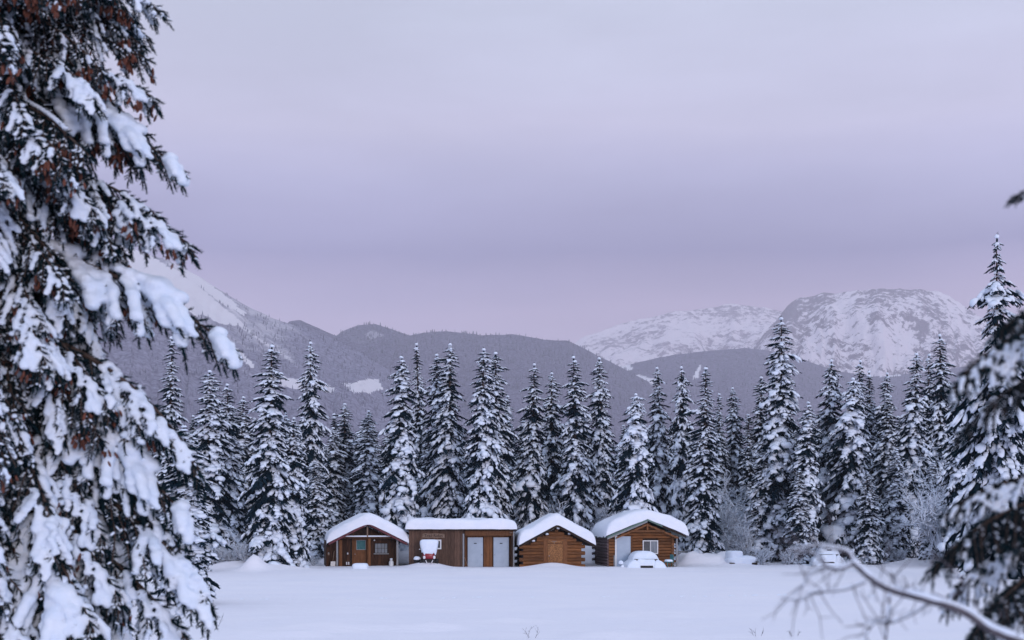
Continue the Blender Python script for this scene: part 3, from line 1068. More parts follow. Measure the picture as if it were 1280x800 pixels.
SH = [shrub('frosted_bush', 51, 2.2, 0.55, n0=9, depth=3, r0=0.022), shrub('frosted_bush', 52, 3.6, 0.35, n0=8, depth=3, r0=0.026),
      shrub('frosted_bush', 53, 5.2, 0.22, n0=5, depth=4, r0=0.032)]
used = [False] * 3
bushes = [
    # kind, px, Y, top row, label
    (0, 268, 91, 660, 'low frosted bush at the left end of the clearing'),
    (0, 288, 91, 666, 'low rounded frosted bush behind the pointed snow pile'),
    (0, 304, 90, 668, 'small frosted bush right behind the pointed snow pile'),
    (0, 342, 89.5, 672, 'pale rounded bush in front of the broad spruce left of the cabins'),
    (1, 322, 91, 652, 'upright frosted bush between the snow pile and the broad spruce'),
    (0, 392, 99, 690, 'low twiggy bush left of the first cabin wall'),
    (1, 700, 109, 622, 'tall frosted thicket behind the ridge of the log cabin'),
    (1, 722, 108, 628, 'frosted thicket in the gap left of the green trimmed cabin'),
    (1, 742, 109, 618, 'frosted thicket behind the left roof slope of the green trimmed cabin'),
    (1, 672, 110, 628, 'frosted thicket behind the left roof slope of the log cabin'),
    (2, 905, 109, 585, 'tall fine frosted birch clump right of the cabins'),
    (2, 925, 111, 600, 'second frosted birch clump beside the dark spruce foot'),
    (1, 930, 105, 640, 'frosted bush leaning over the snow buried heap'),
    (1, 848, 112, 610, 'frosted thicket close behind the right eave of the green trimmed cabin'),
    (2, 1178, 98, 560, 'leafless birch with white lit twigs before the dark spruces at the right'),
    (0, 952, 101, 676, 'frosted bush at the field edge right of the snow buried heap'),
    (0, 985, 101, 680, 'low frosted bush left of the far snow covered car'),
    (0, 1078, 103, 676, 'low frosted bush right of the far snow covered car'),
    (0, 1125, 103, 678, 'low frosted bush at the foot of the right hand spruces'),
    (0, 1155, 101, 680, 'small frosted bush by the right hand snow bank'),
]
hs = (2.6, 4.4, 6.6)
for k, px, Y, top, lab in bushes:
    o = SH[k] if not used[k] else copy_tree(SH[k])
    used[k] = True
    X = (px - 640) / F * Y
    g0 = float(gh(X, Y))
    s = (EYE + (HZ - top) / F * Y - g0) / hs[k]
    o.location = (X, Y, g0 - 0.05)
    o.scale = (s, s, s)
    o.rotation_euler = (0, 0, random.uniform(0, 6.28))
    tag(o, lab, 'bush', 'frosted leafless bushes around the clearing')

for px, Y, h, lab in ((268, 41.5, 0.42, 'thin dry weed stalks poking from the snow at the lower left'),
                      (664, 37.0, 0.33, 'thin forked weed stalk poking from the snow at the bottom middle'),
                      (946, 36.6, 0.22, 'short weed stalk at the bottom edge right of the middle'),
                      (992, 36.5, 0.20, 'short weed stalk at the bottom edge below the bare branch')):
    (a, b), (c, d) = shrub_mesh(int(px), h * 1.4, 0.5, n0=3, depth=1, snow=0, r0=0.006)
    X = (px - 640) / F * Y
    thing('weed', lab, 'plant', (X, Y, float(gh(X, Y)) - 0.02), 0, 'dry weeds in the snow field', me=mesh_np('weed', [(a, b, TWIG)]))


# ------------------------------------------------------------------ snow forms
def snow_slab(deck, W0, W1, D0, D1, T, n=7, nu=44, nv=30, lip=0.10, seed=0, amp=0.05):
    """pillow of snow on a roof; deck(x) -> roof height, plan x in [W0,W1], y in [D0,D1]"""
    a = np.sin(np.linspace(-1, 1, nu) * math.pi / 2)
    b = np.sin(np.linspace(-1, 1, nv) * math.pi / 2)
    A, B = np.meshgrid(a, b)
    ha = np.clip(1 - np.abs(A) ** (n * 1.6), 0, 1) ** (1.0 / 2.6)
    hb = np.clip(1 - np.abs(B) ** 22, 0, 1) ** (1.0 / 2.8)
    X = (W0 + W1) / 2 + (W1 - W0) / 2 * A
    Y = (D0 + D1) / 2 + (D1 - D0) / 2 * B
    no = fbm(X / 1.1 + seed * 3.7, Y / 1.4 + seed, 4)
    dk = np.vectorize(deck)(X)
    edge = 1 - ha * hb
    Z = dk + T * ha * hb * (1 + 0.34 * no) + amp * no * ha
    low = dk - lip * (edge > 0.999) * np.where(np.abs(B) > 0.99, 0.15, 1.0) * (1 + 2.4 * fbm(X * 2.3 + seed, Y * 2.3, 4))
    Z = np.where(edge > 0.999, low, Z)
    top = np.stack([X, Y, Z], -1).reshape(-1, 3)
    f = grid_faces(nv, nu)
    bot = np.stack([X, Y, np.where(edge > 0.999, low, dk + 0.004)], -1).reshape(-1, 3)
    return cat([(top, f), (bot, f[:, ::-1])])


def lump(name, seed, size, sub=ICO2, amt=0.10, flat=0.3):
    v, f = sub
    q = v * np.array(size)
    n = fbm(v[:, 0] * 1.3 + seed * 5.1, v[:, 1] * 1.3 + v[:, 2] + seed, 3)
    q = q * (1 + amt * 2 * n[:, None])
    q[:, 2] = np.where(q[:, 2] < 0, q[:, 2] * flat, q[:, 2])
    return q, f


def superlump(size, e=0.55, nu=28, nv=14, seed=0, amt=0.04, bottom=-0.9):
    u = np.linspace(0, 2 * math.pi, nu, endpoint=False)
    w_ = np.linspace(bottom * math.pi / 2, math.pi / 2, nv)
    U, W = np.meshgrid(u, w_)

    def P(c):
        return np.sign(c) * np.abs(c) ** e
    X = size[0] * P(np.cos(W)) * P(np.cos(U))
    Y = size[1] * P(np.cos(W)) * P(np.sin(U))
    Z = size[2] * P(np.sin(W))
    n = 1 + amt * 2 * fbm(U * 1.0 + seed, W * 2 + seed, 3) * np.cos(W)
    V = np.stack([X * n, Y * n, Z * n], -1).reshape(-1, 3)
    f = []
    for i in range(nv - 1):
        for k in range(nu):
            k2 = (k + 1) % nu
            f.append((i * nu + k, i * nu + k2, (i + 1) * nu + k2, (i + 1) * nu + k))
    return V, np.array(f)


# ------------------------------------------------------------------ cabins
PXM = 96.0 / F     # metres per photo pixel at the cabins


def local(px0):
    """pixel helpers for a front wall centred on column px0"""
    return (lambda px: (px - px0) * PXM), (lambda py: (708.1 - py) * PXM)


BOXC = {}


def piece(name, m, parent, x0, x1, y0, y1, z0, z1, rot=(0, 0, 0)):
    """box part; alike sizes share one mesh"""
    sx, sy, sz = round(x1 - x0, 3), round(y1 - y0, 3), round(z1 - z0, 3)
    k = (sx, sy, sz, m.name)
    if k not in BOXC:
        b = min(sx, sy, sz) * 0.12
        mb = MB()
        # box with chamfered long edges (z direction) on an octagon
        hx, hy = sx / 2, sy / 2
        if sz >= sx:
            poly = [(-hx + b, -hy), (hx - b, -hy), (hx, -hy + b), (hx, hy - b), (hx - b, hy), (-hx + b, hy), (-hx, hy - b), (-hx, -hy + b)]
            v = [(x, y, -sz / 2) for x, y in poly] + [(x, y, sz / 2) for x, y in poly]
        else:
            hz = sz / 2
            poly = [(-hy + b, -hz), (hy - b, -hz), (hy, -hz + b), (hy, hz - b), (hy - b, hz), (-hy + b, hz), (-hy, hz - b), (-hy, -hz + b)]
            v = [(-sx / 2, y, z) for y, z in poly] + [(sx / 2, y, z) for y, z in poly]
        f = [tuple(range(7, -1, -1)), tuple(range(8, 16))] + [(i, (i + 1) % 8, (i + 1) % 8 + 8, i + 8) for i in range(8)]
        mb.add(v, f)
        BOXC[k] = mb.mesh(name, m)
    return obj(name, BOXC[k], parent, ((x0 + x1) / 2, (y0 + y1) / 2, (z0 + z1) / 2), rot)


def gable_z(x, xp, zp, sl):
    return zp - abs(x - xp) * sl


LOGC = {}


def log(parent, p, q, rad, m):
    """one log from p to q"""
    p, q = Vector(p), Vector(q)
    L = (q - p).length
    k = (round(L, 2), round(rad, 3), m.name)
    if k not in LOGC:
        mb = MB()
        n = 5
        mb.tube([(-L / 2 + L * i / (n - 1), 0, 0) for i in range(n)], [rad * (1 + 0.05 * math.sin(i * 2.1 + L)) for i in range(n)], 10)
        me = mb.mesh('log', m)
        LOGC[k] = me
    c = (p + q) / 2
    d = (q - p).normalized()
    return obj('log', LOGC[k], parent, c, (random.uniform(-.2, .2) if abs(d.x) > .5 else 0, 0, math.atan2(d.y, d.x)))


def plank_door(parent, x0, x1, y, z0, z1, m, name='door', handle=1, frame_m=None, panels=0):
    d = piece(name, m, parent, x0, x1, y - 0.045, y, z0, z1)
    w_, h_ = x1 - x0, z1 - z0
    hx = (w_ / 2 - 0.08) * handle
    MB().tube([(hx, -0.02, -0.1), (hx, -0.08, -0.1)], 0.03, 8).part('handle', METAL, d, smooth=True)
    if panels:
        pm = MB()
        for sx_ in (-1, 1):
            for zz0, zz1 in ((-0.42, -0.08), (0.0, 0.40)):
                xa = sx_ * 0.24 * w_
                pm.box(xa - 0.16 * w_, xa + 0.16 * w_, -0.031, -0.02, zz0 * h_, zz1 * h_)
        pm.part('panel', m, d)
    return d


def window(parent, x0, x1, y, z0, z1, fm, panes, cols=2, rows=1, fw=0.05, sill=None):
    """frame with bars standing proud of the panes"""
    fr = MB()
    fr.box(x0, x1, y - 0.06, y + 0.02, z1 - fw, z1)
    fr.box(x0, x1, y - 0.06, y + 0.02, z0, z0 + fw)
    fr.box(x0, x0 + fw, y - 0.057, y + 0.02, z0 + fw, z1 - fw)
    fr.box(x1 - fw, x1, y - 0.057, y + 0.02, z0 + fw, z1 - fw)
    bw = fw * 0.45 if cols > 2 else fw * 0.7
    for c in range(1, cols):
        xc = x0 + (x1 - x0) * c / cols
        fr.box(xc - bw / 2, xc + bw / 2, y - 0.05, y + 0.01, z0 + fw, z1 - fw)
    for c in range(1, rows):
        zc = z0 + (z1 - z0) * c / rows
        fr.box(x0 + fw, x1 - fw, y - 0.046, y + 0.01, zc - bw / 2, zc + bw / 2)
    wd = obj('window', fr.mesh('window', fm), parent)
    for c in range(cols):
        for q in range(rows):
            xa, xb = x0 + (x1 - x0) * c / cols, x0 + (x1 - x0) * (c + 1) / cols
            za, zb = z0 + (z1 - z0) * q / rows, z0 + (z1 - z0) * (q + 1) / rows
            xa, xb = max(xa, x0 + fw * .5), min(xb, x1 - fw * .5)
            za, zb = max(za, z0 + fw * .5), min(zb, z1 - fw * .5)
            MB().box(xa, xb, y - 0.012, y - 0.004, za, zb).part('pane', panes[c % len(panes)], wd)
    if sill:
        MB().box(x0 - 0.06, x1 + 0.06, y - 0.12, y - 0.062, z0 - 0.05, z0 + 0.01).part('sill', sill, wd)
    return wd


def roof_board(parent, xp, zp, sl, x_end, y0, y1, th, m, name='roof'):
    """pitched deck from eave to eave as one solid"""
    x0, x1 = x_end
    poly = [(x0, gable_z(x0, xp, zp, sl)), (xp, zp), (x1, gable_z(x1, xp, zp, sl)), (x1, gable_z(x1, xp, zp, sl) - th), (xp, zp - th),
            (x0, gable_z(x0, xp, zp, sl) - th)]
    return MB().prism(poly, y0, y1).part(name, m, parent)


def fascia(parent, xp, zp, sl, xa, xb, y, hgt, m, name='fascia', drop=0.0, th=0.04):
    za, zb = gable_z(xa, xp, zp, sl) - drop, gable_z(xb, xp, zp, sl) - drop
    return MB().prism([(xa, za - hgt), (xb, zb - hgt), (xb, zb), (xa, za)], y - th, y).part(name, m, parent)


# --- first cabin: dark boarded, porch under the gable, maroon trim
lx, lz = local(457)
c1 = thing('porch_cabin', 'dark board cabin with maroon roof edge, orange door and thick rounded snow on its roof', 'cabin',
           at(457, 708.1, 96.0), R(9), 'row of small cabins at the edge of the clearing')
XP, ZP, SL = lx(459.5), lz(654), 0.515
WL, WR = lx(408), lx(497)
PY = 0.95           # porch depth
D1 = 5.4
z_eave = gable_z(WR, XP, ZP, SL) - 0.12
# porch back wall of vertical boards, door opening kept free
x = WL
dl, dr = lx(442.3), lx(459.6)
while x < WR - 0.05:
    x2 = min(x + 0.235, WR)
    if not (x2 > dl and x < dr):
        zt = min(gable_z(x, XP, ZP, SL), gable_z(x2, XP, ZP, SL)) - 0.14
        piece('board', BOARDD, c1, x + 0.008, x2 - 0.008, PY, PY + 0.04, -0.2, round(zt, 1))
    x = x2
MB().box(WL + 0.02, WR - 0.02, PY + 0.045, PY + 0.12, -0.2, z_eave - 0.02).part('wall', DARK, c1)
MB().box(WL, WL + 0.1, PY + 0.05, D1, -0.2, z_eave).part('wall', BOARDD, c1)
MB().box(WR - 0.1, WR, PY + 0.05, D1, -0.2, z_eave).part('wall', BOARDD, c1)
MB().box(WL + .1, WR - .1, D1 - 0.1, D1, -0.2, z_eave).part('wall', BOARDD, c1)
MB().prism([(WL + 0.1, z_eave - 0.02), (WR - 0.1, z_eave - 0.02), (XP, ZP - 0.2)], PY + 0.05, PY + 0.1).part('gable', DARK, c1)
# left porch side wall, boarded, with the orange board
for k in range(4):
    piece('board', BOARDD, c1, WL, WL + 0.04, 0.02 + k * 0.235, 0.24 + k * 0.235, -0.2, z_eave - 0.05)
piece('board', BOARDO, c1, lx(424.8), lx(428.3), PY - 0.05, PY - 0.005, -0.2, lz(675))
d = piece('door', BOARDO, c1, dl + 0.03, dr - 0.03, PY - 0.04, PY + 0.01, -0.2, lz(673.5))
dw, dh = dr - dl, lz(673.5) + 0.2
dc = ((dl + dr) / 2, (lz(673.5) - 0.2) / 2)
MB().box(lx(446.8) - dc[0], lx(457.6) - dc[0], -0.040, -0.026, lz(687) - dc[1], lz(675.8) - dc[1]).part('pane', CURT, d)
fr = MB()
for (a, b, c_, e_) in ((446.2, 458.2, 675.2, 675.9), (446.2, 458.2, 687, 687.7), (446.2, 446.9, 675.9, 687), (457.5, 458.2, 675.9, 687)):
    fr.box(lx(a) - dc[0], lx(b) - dc[0], -0.055, -0.03, lz(e_) - dc[1], lz(c_) - dc[1])
fr.part('window_frame', GREYP, d)
MB().tube([(lx(444.6) - dc[0], -0.02, lz(693) - dc[1]), (lx(444.6) - dc[0], -0.09, lz(693) - dc[1])], 0.03).part('handle', METAL, d, smooth=True)
for xa in (dl - 0.055, dr - 0.01):
    piece('door_jamb', BOARDO, c1, xa, xa + 0.07, PY - 0.06, PY - 0.001, -0.2, lz(672.5))
window(c1, lx(469), lx(486), PY, lz(692.3), lz(679), DARK, [CURTG], cols=4, rows=2, fw=0.045, sill=GREYP)
# posts, tie beam and struts of the gable
piece('post', GREYP, c1, lx(420.6), lx(422.8), 0.02, 0.13, -0.2, lz(673.2))
piece('post', BOARDO, c1, lx(460.2), lx(463.4), 0.02, 0.17, -0.2, lz(673.2))
piece('post', GREYP, c1, lx(495.6), lx(498), 0.02, 0.13, -0.2, lz(673.2))
piece('tie_beam', BOARDD, c1, lx(414), lx(500), 0.0, 0.16, lz(673.2), lz(670.9))
v, f = superlump((lx(500) - lx(431), 0.16, 0.09), seed=3, bottom=0)
v = v * np.array([0.45, 0.5, 1]) + np.array([lx(461), 0.08, lz(671)])
obj('beam_snow', mesh_np('beam_snow', [(v, f, SNOW)]), c1)
for px_, top in ((442, 664.5), (477.5, 665.0)):
    piece('strut', BOARDD, c1, lx(px_) - 0.05, lx(px_) + 0.05, 0.03, 0.12, lz(670.85), lz(top))
piece('strut', SIGNM, c1, lx(458.4), lx(460.2), -0.01, 0.10, lz(670.85), lz(658.5))
RX = (lx(411), lx(508.5))
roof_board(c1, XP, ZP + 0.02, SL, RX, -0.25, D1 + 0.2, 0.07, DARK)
fascia(c1, XP, ZP + 0.03, SL, RX[0], XP - 0.001, -0.255, 0.15, MAROON)
fascia(c1, XP, ZP + 0.03, SL, XP + 0.001, RX[1], -0.255, 0.15, MAROON)
v, f = snow_slab(lambda q: -0.02 + ZP + 0.06 - SL * (math.sqrt((q - XP) ** 2 + 0.10) - 0.1), RX[0] - 0.14, RX[1] + 0.16, -0.40, D1 + 0.35, 0.76, seed=1, n=9)
obj('roof_snow', mesh_np('roof_snow', [(v, f, SNOWR)]), c1)
# things on the porch
MB().tube([(0, 0, 0), (0, 0.05, 0.05)], 0.05, 10)
pl = thing('porch_lamp', 'small white unlit porch lamp above the window of the first cabin', 'lamp')
v, f = ICO1
obj('globe', mesh_np('globe', [(v * 0.065, f, LAMPW)]), pl)
MB().tube([(0, 0.0, 0.03), (0, 0.10, 0.06)], 0.03, 8).part('arm', METAL, pl)


def world1(c, p):
    m = Matrix.Translation(c.location) @ Matrix.Rotation(c.rotation_euler.z, 4, 'Z')
    return m @ Vector(p)


pl.location = world1(c1, (lx(468.8), PY - 0.12, lz(675.5)))
pl.rotation_euler.z = R(12)
sh = thing('snow_shovel', 'snow shovel leaning on the dark porch wall at the left of the first cabin', 'shovel', world1(c1, (lx(416.5), 0.35, 0.0)), R(9))
MB().tube([(0, 0, 0.35), (0.10, 0.12, 1.05)], 0.022, 8).part('shaft', SIGNM, sh, smooth=True)
MB().prism([(-0.17, -0.12), (0.15, -0.12), (0.19, 0.34), (-0.13, 0.34)], -0.03, 0.0).part('blade', METAL, sh)
sk = thing('birdhouse', 'tiny pale box fixed high on the dark corner left of the shovel', 'box', world1(c1, (lx(411), -0.03, lz(692.5))), R(12))
MB().box(-0.05, 0.05, -0.08, 0.0, -0.06, 0.06).part('box', SIGNM, sk)
MB().prism([(-0.075, 0.065), (0.075, 0.065), (0, 0.12)], -0.10, 0.0).part('lid', GREYP, sk)
bk = thing('boot_pair', 'pale snow dusted bundle on the porch floor left of the orange door', 'boots', world1(c1, (lx(435), 0.45, 0.12)), R(12))
for dx in (-0.07, 0.07):
    MB().tube([(dx, 0, 0.0), (dx, 0, 0.18)], [0.05, 0.045], 8).tube([(dx, 0.03, 0.02), (dx, -0.13, 0.02)], [0.05, 0.04], 8).part('boot', LAMPW, bk, smooth=True)
ls = thing('lantern', 'small hanging lantern beside the orange door of the first cabin', 'lantern', world1(c1, (lx(435.3), PY - 0.14, lz(692))), R(12))
MB().tube([(0, 0, -0.07), (0, 0, 0.05)], 0.05, 8).part('glass', LAMPW, ls)
MB().tube([(0, 0, 0.051), (0, 0, 0.09)], [0.065, 0.02], 8).tube([(0, 0, 0.09), (0, 0.13, 0.13)], 0.01, 6).part('cap', BLACK, ls)
gc = thing('gas_cylinder', 'white gas cylinder with snow on top right of the first cabin window', 'gas cylinder', world1(c1, (lx(489.3), 0.25, 0.0)), R(12))
prof = [(0, 0.15), (0.05, 0.16), (0.33, 0.16), (0.40, 0.13), (0.44, 0.06)]
MB().tube([(0, 0, z - 0.05) for z, r_0 in prof], [q[1] for q in prof], 14).part('tank', WHITE, gc, smooth=True)
MB().tube([(0, 0, 0.38), (0, 0, 0.47)], 0.085, 10).part('collar', WHITE, gc, smooth=True)
v, f = lump('cap', 3, (0.10, 0.10, 0.07))
obj('snow_cap', mesh_np('snow_cap', [(v + np.array([0, 0, 0.48]), f, SNOW)]), gc)

st = thing('stump', 'round chopping stump hidden under a drum of snow before the first cabin', 'stump', at(450.3, 711.4, 91.0), 0)
st.location.z = float(gh(st.location.x, st.location.y)) - 0.16
MB().tube([(0, 0, -0.15), (0, 0, 0.14)], [0.44, 0.42], 14).part('wood', BARK, st, smooth=True)
v, f = superlump((0.50, 0.50, 0.40), e=0.38, seed=2, bottom=0)
obj('snow_cap', mesh_np('snow_cap', [(v + np.array([0, 0, 0.1]), f, SNOW)]), st)

# --- second building: long flat shed of vertical boards with two white doors
lx, lz = local(576)
c2 = thing('plank_shed', 'long flat roofed shed of brown vertical boards with two white doors', 'shed', at(576, 708.1, 96.3), R(4),
           'row of small cabins at the edge of the clearing')
XL, XR = lx(511), lx(642)
ZT = lz(662.8)
XM = lx(580.5)
x = XL
k = 0
while x < XM - 0.1:
    x2 = x + 0.205 + 0.03 * ((k * 7) % 3 - 1)
    piece('board', BOARD, c2, x + 0.006, min(x2, XM) - 0.006, (k % 2) * 0.008, 0.035 + (k % 2) * 0.008, -0.2, ZT)
    x = x2
    k += 1
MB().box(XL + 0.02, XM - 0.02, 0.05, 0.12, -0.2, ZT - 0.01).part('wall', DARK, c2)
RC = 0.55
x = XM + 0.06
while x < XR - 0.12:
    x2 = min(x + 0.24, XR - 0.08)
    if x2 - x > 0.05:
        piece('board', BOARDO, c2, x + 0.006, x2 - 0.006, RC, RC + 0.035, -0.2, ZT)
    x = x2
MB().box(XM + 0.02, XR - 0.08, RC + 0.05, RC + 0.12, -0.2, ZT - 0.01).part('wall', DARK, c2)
MB().box(XM - 0.02, XM + 0.055, 0.045, RC + 0.04, -0.2, ZT - 0.012).part('wall', BOARDD, c2)
MB().box(XR - 0.075, XR, 0.03, 4.2, -0.2, ZT - 0.012).part('wall', BOARDD, c2)
MB().box(XL, XL + 0.08, 0.125, 4.2, -0.2, ZT - 0.012).part('wall', BOARDD, c2)
MB().box(XL + 0.08, XR - 0.08, 4.1, 4.2, -0.2, ZT - 0.012).part('wall', BOARDD, c2)
piece('header_board', BOARDO, c2, XM + 0.07, XR - 0.02, -0.01, 0.05, lz(669.6), lz(663.4))
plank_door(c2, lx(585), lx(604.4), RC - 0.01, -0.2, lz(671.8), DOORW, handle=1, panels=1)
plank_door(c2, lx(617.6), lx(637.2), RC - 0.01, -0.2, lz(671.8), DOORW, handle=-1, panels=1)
for a in (584.2, 604.6, 616.7, 637.4):
    piece('door_jamb', BOARDD, c2, lx(a) - 0.02, lx(a) + 0.03, RC - 0.07, RC - 0.001, -0.2, lz(671))
for a in (594.6, 627.2):
    MB().box(lx(a) - 0.09, lx(a) + 0.09, RC - 0.075, RC - 0.058, lz(679.8), lz(678.8)).part('door_plate', BLACK, c2)
piece('downpipe', GREYP, c2, lx(578.3), lx(580.3), -0.07, -0.008, -0.2, lz(667))
piece('post', GREYP, c2, lx(641.6), lx(643.4), -0.04, 0.07, -0.2, lz(664.6))
piece('post', BOARDD, c2, lx(639.2), lx(641.4), -0.01, 0.09, -0.2, lz(663.4))
MB().box(XL - 0.14, XR + 0.16, -0.32, 4.5, ZT, ZT + 0.10).part('roof', DARK, c2)
window(c2, lx(540.5), lx(551.6), -0.001, lz(686.4), lz(674.4), WHITE, [GLASSD], cols=1, rows=1, fw=0.09)
v, f = snow_slab(lambda q: ZT + 0.09, XL - 0.24, XR + 0.24, -0.42, 4.7, 0.70, n=9, nu=70, seed=4, lip=0.07, amp=0.04)
obj('roof_snow', mesh_np('roof_snow', [(v, f, SNOWR)]), c2)
# the leaning stick and soffit lamps
stk = thing('walking_stick', 'thin stick leaning on the shed wall left of the first white door', 'stick', world1(c2, (lx(581.5), -0.14, 0)), R(4))
MB().tube([(0.18, -0.05, 0), (-0.05, 0.04, 0.62)], 0.018, 6).part('stick', SIGNM, stk)
lm = thing('wall_lamp', 'pale round lamp under the right end of the shed roof', 'lamp', world1(c2, (lx(638.8), -0.08, lz(665.6))), R(4))
v, f = ICO1
obj('globe', mesh_np('globe', [(v * np.array([0.10, 0.06, 0.055]), f, SIGNM)]), lm)
MB().box(-0.06, 0.06, 0.03, 0.065, -0.04, 0.04).part('base', METAL, lm)

sg = thing('sign', 'carved wooden name board above the small window of the plank shed', 'sign', world1(c2, (lx(541.8), -0.03, lz(669.4))), R(4))
bd = MB()
hw, hh = lx(555.6) - lx(541.8), 0.15
bd.prism([(-hw, -hh), (hw, -hh), (hw, hh * 0.8), (hw * 0.4, hh), (-hw * 0.5, hh * 0.95), (-hw * 0.75, hh * 1.15), (-hw, hh * 0.8)], -0.04, 0.0)
bd.part('board', SIGNM, sg)
tcu = bpy.data.curves.new('lettering', 'FONT')
tcu.body = 'Trail Rides'
tcu.size = 0.29
tcu.align_x = 'CENTER'
tcu.align_y = 'CENTER'
tcu.extrude = 0.006
tmp = bpy.data.objects.new('tmp', tcu)
COL.objects.link(tmp)
bpy.context.view_layer.update()
tme = bpy.data.meshes.new_from_object(tmp.evaluated_get(bpy.context.evaluated_depsgraph_get()))
bpy.data.objects.remove(tmp, do_unlink=True)
tme.materials.clear()
tme.materials.append(LETT)
obj('lettering', tme, sg, (0, -0.047, -0.01), (R(90), 0, 0))

# --- third: small log cabin, strand board door
lx, lz = local(690)
c3 = thing('log_cabin', 'small golden log cabin with a plain strand board door and peaked snow on its roof', 'cabin', at(690, 708.1, 96.0), R(5),
           'row of small cabins at the edge of the clearing')
XP, ZP, SL = lx(695.5), lz(656.5), 0.535
WL, WR = lx(656), lx(724.5)
D3 = 4.4
rad = 0.128
dl, dr = lx(679), lx(709)
zc = 0.02
k = 0
while zc < ZP - 0.25:
    lim = (ZP - 0.16 - zc - rad) / SL
    wall_top = gable_z(WL, XP, ZP, SL) - 0.10
    over = 0.36
    if zc < wall_top:
        over = 0.38 if k % 2 == 0 else 0.12
        xa, xb = WL - over, WR + over
        if zc < lz(674):
            log(c3, (xa, 0, zc), (dl, 0, zc), rad, LOG)
            log(c3, (dr, 0, zc), (xb, 0, zc), rad, LOG)
        else:
            log(c3, (xa, 0, zc), (xb, 0, zc), rad, LOG)
        z2 = zc + rad
        if z2 < wall_top:
            log(c3, (WL, 0.10, z2), (WL, D3 + over, z2), rad, LOGG)
            log(c3, (WR, 0.10, z2), (WR, D3 + 0.3, z2), rad, LOGG)
        log(c3, (xa, D3, zc), (xb, D3, zc), rad, LOGG)
    else:
        log(c3, (XP - lim, 0, zc), (XP + lim, 0, zc), rad, LOG)
        log(c3, (XP - lim, D3, zc), (XP + lim, D3, zc), rad, LOGG)
    zc += rad * 1.72
    k += 1
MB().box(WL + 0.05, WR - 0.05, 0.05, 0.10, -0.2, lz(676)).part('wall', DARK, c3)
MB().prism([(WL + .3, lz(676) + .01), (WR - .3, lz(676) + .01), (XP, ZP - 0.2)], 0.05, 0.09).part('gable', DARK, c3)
plank_door(c3, lx(684.6), lx(703.4), -0.07, -0.2, lz(674.3), OSB, handle=-1)
for a, b in ((679, 684.4), (703.6, 709)):
    piece('door_jamb', BOARDO, c3, lx(a), lx(b), -0.14, -0.075, -0.2, lz(673.6))
piece('lintel', LOG, c3, lx(671), lx(716), -0.16, -0.06, lz(673.4), lz(670.6))
MB().box(lx(692.5) - 0.16, lx(692.5) + 0.16, -0.135, -0.12, lz(677.2), lz(676)).box(lx(692.5) - 0.03, lx(692.5) + 0.03, -0.135, -0.12, lz(679.5), lz(677.3)).part('door_plate', SIGNM, c3)
for px_, py_ in ((683, 667.8), (711, 667.3), (666, 676.2), (697, 660.5)):
    MB().tube([(lx(px_), -0.42, lz(py_)), (lx(px_), 0.0, lz(py_))], 0.10, 10).part('purlin', LOGG, c3)
    v, f = lump('s', px_, (0.11, 0.05, 0.10))
    obj('purlin_snow', mesh_np('purlin_snow', [(v + np.array([lx(px_), -0.43, lz(py_)]), f, SNOW)]), c3)
RX = (lx(648.5), lx(743.5))
roof_board(c3, XP, ZP + 0.02, SL, RX, -0.55, D3 + 0.5, 0.08, DARK)
fascia(c3, XP, ZP + 0.02, SL, RX[0], XP - 0.001, -0.555, 0.13, DARK)
fascia(c3, XP, ZP + 0.02, SL, XP + 0.001, RX[1], -0.555, 0.13, DARK)
v, f = snow_slab(lambda q: ZP + 0.05 - SL * (math.sqrt((q - XP) ** 2 + 0.004) - 0.03), RX[0] - 0.05, RX[1] + 0.02, -0.66, D3 + 0.6, 0.80, seed=6, n=13, lip=0.06)
obj('roof_snow', mesh_np('roof_snow', [(v, f, SNOWR)]), c3)

# --- fourth: cabin with green metal edge
lx, lz = local(802)
c4 = thing('green_trim_cabin', 'orange brown log cabin with green roof edge, white door and sliding window', 'cabin', at(802, 708.1, 96.0), R(5.5),
           'row of small cabins at the edge of the clearing')
XP, ZP, SL = lx(807.5), lz(649.2), 0.425
WL, WR = lx(760.5), lx(841)
D4 = 5.2
rad = 0.105
dl, dr = lx(768), lx(789.5)
wl, wr, wb, wt = lx(803), lx(822.5), lz(692.5), lz(675.4)
zc = -0.05
k = 0
while zc < ZP - 0.30:
    ov = 0.26 if k % 2 == 0 else 0.02
    k += 1
    lim = (ZP - 0.14 - zc - rad) / SL
    wall_top = gable_z(WL, XP, ZP, SL) - 0.12
    if zc < wall_top - 0.03:
        spans = [(WL, dl), (dr, WR + ov)] if zc < lz(671) else [(WL, WR + ov)]
        out = []
        for a, b in spans:
            if a < wl < b and wb - 0.08 < zc < wt + 0.08:
                out += [(a, wl), (wr, b)]
            else:
                out.append((a, b))
        for a, b in out:
            log(c4, (a, 0, zc), (b, 0, zc), rad, LOG)
        log(c4, (WL - 0.02, -0.02, zc + rad), (WL - 0.02, D4 + 0.25, zc + rad), rad, LOGG)
        log(c4, (WR, -0.20, zc + rad), (WR, D4 + 0.25, zc + rad), rad, LOG)
        log(c4, (WL - 0.08 - ov, D4, zc), (WR + 0.25, D4, zc), rad, LOGG)
    else:
        log(c4, (XP - lim, 0, zc), (XP + lim, 0, zc), rad, LOG)
        log(c4, (XP - lim, D4, zc), (XP + lim, D4, zc), rad, LOGG)
    zc += rad * 1.95
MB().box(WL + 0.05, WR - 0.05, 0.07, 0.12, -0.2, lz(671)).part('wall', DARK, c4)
MB().prism([(WL + .25, lz(671) + .01), (WR - .25, lz(671) + .01), (XP, ZP - 0.22)], 0.07, 0.11).part('gable', DARK, c4)
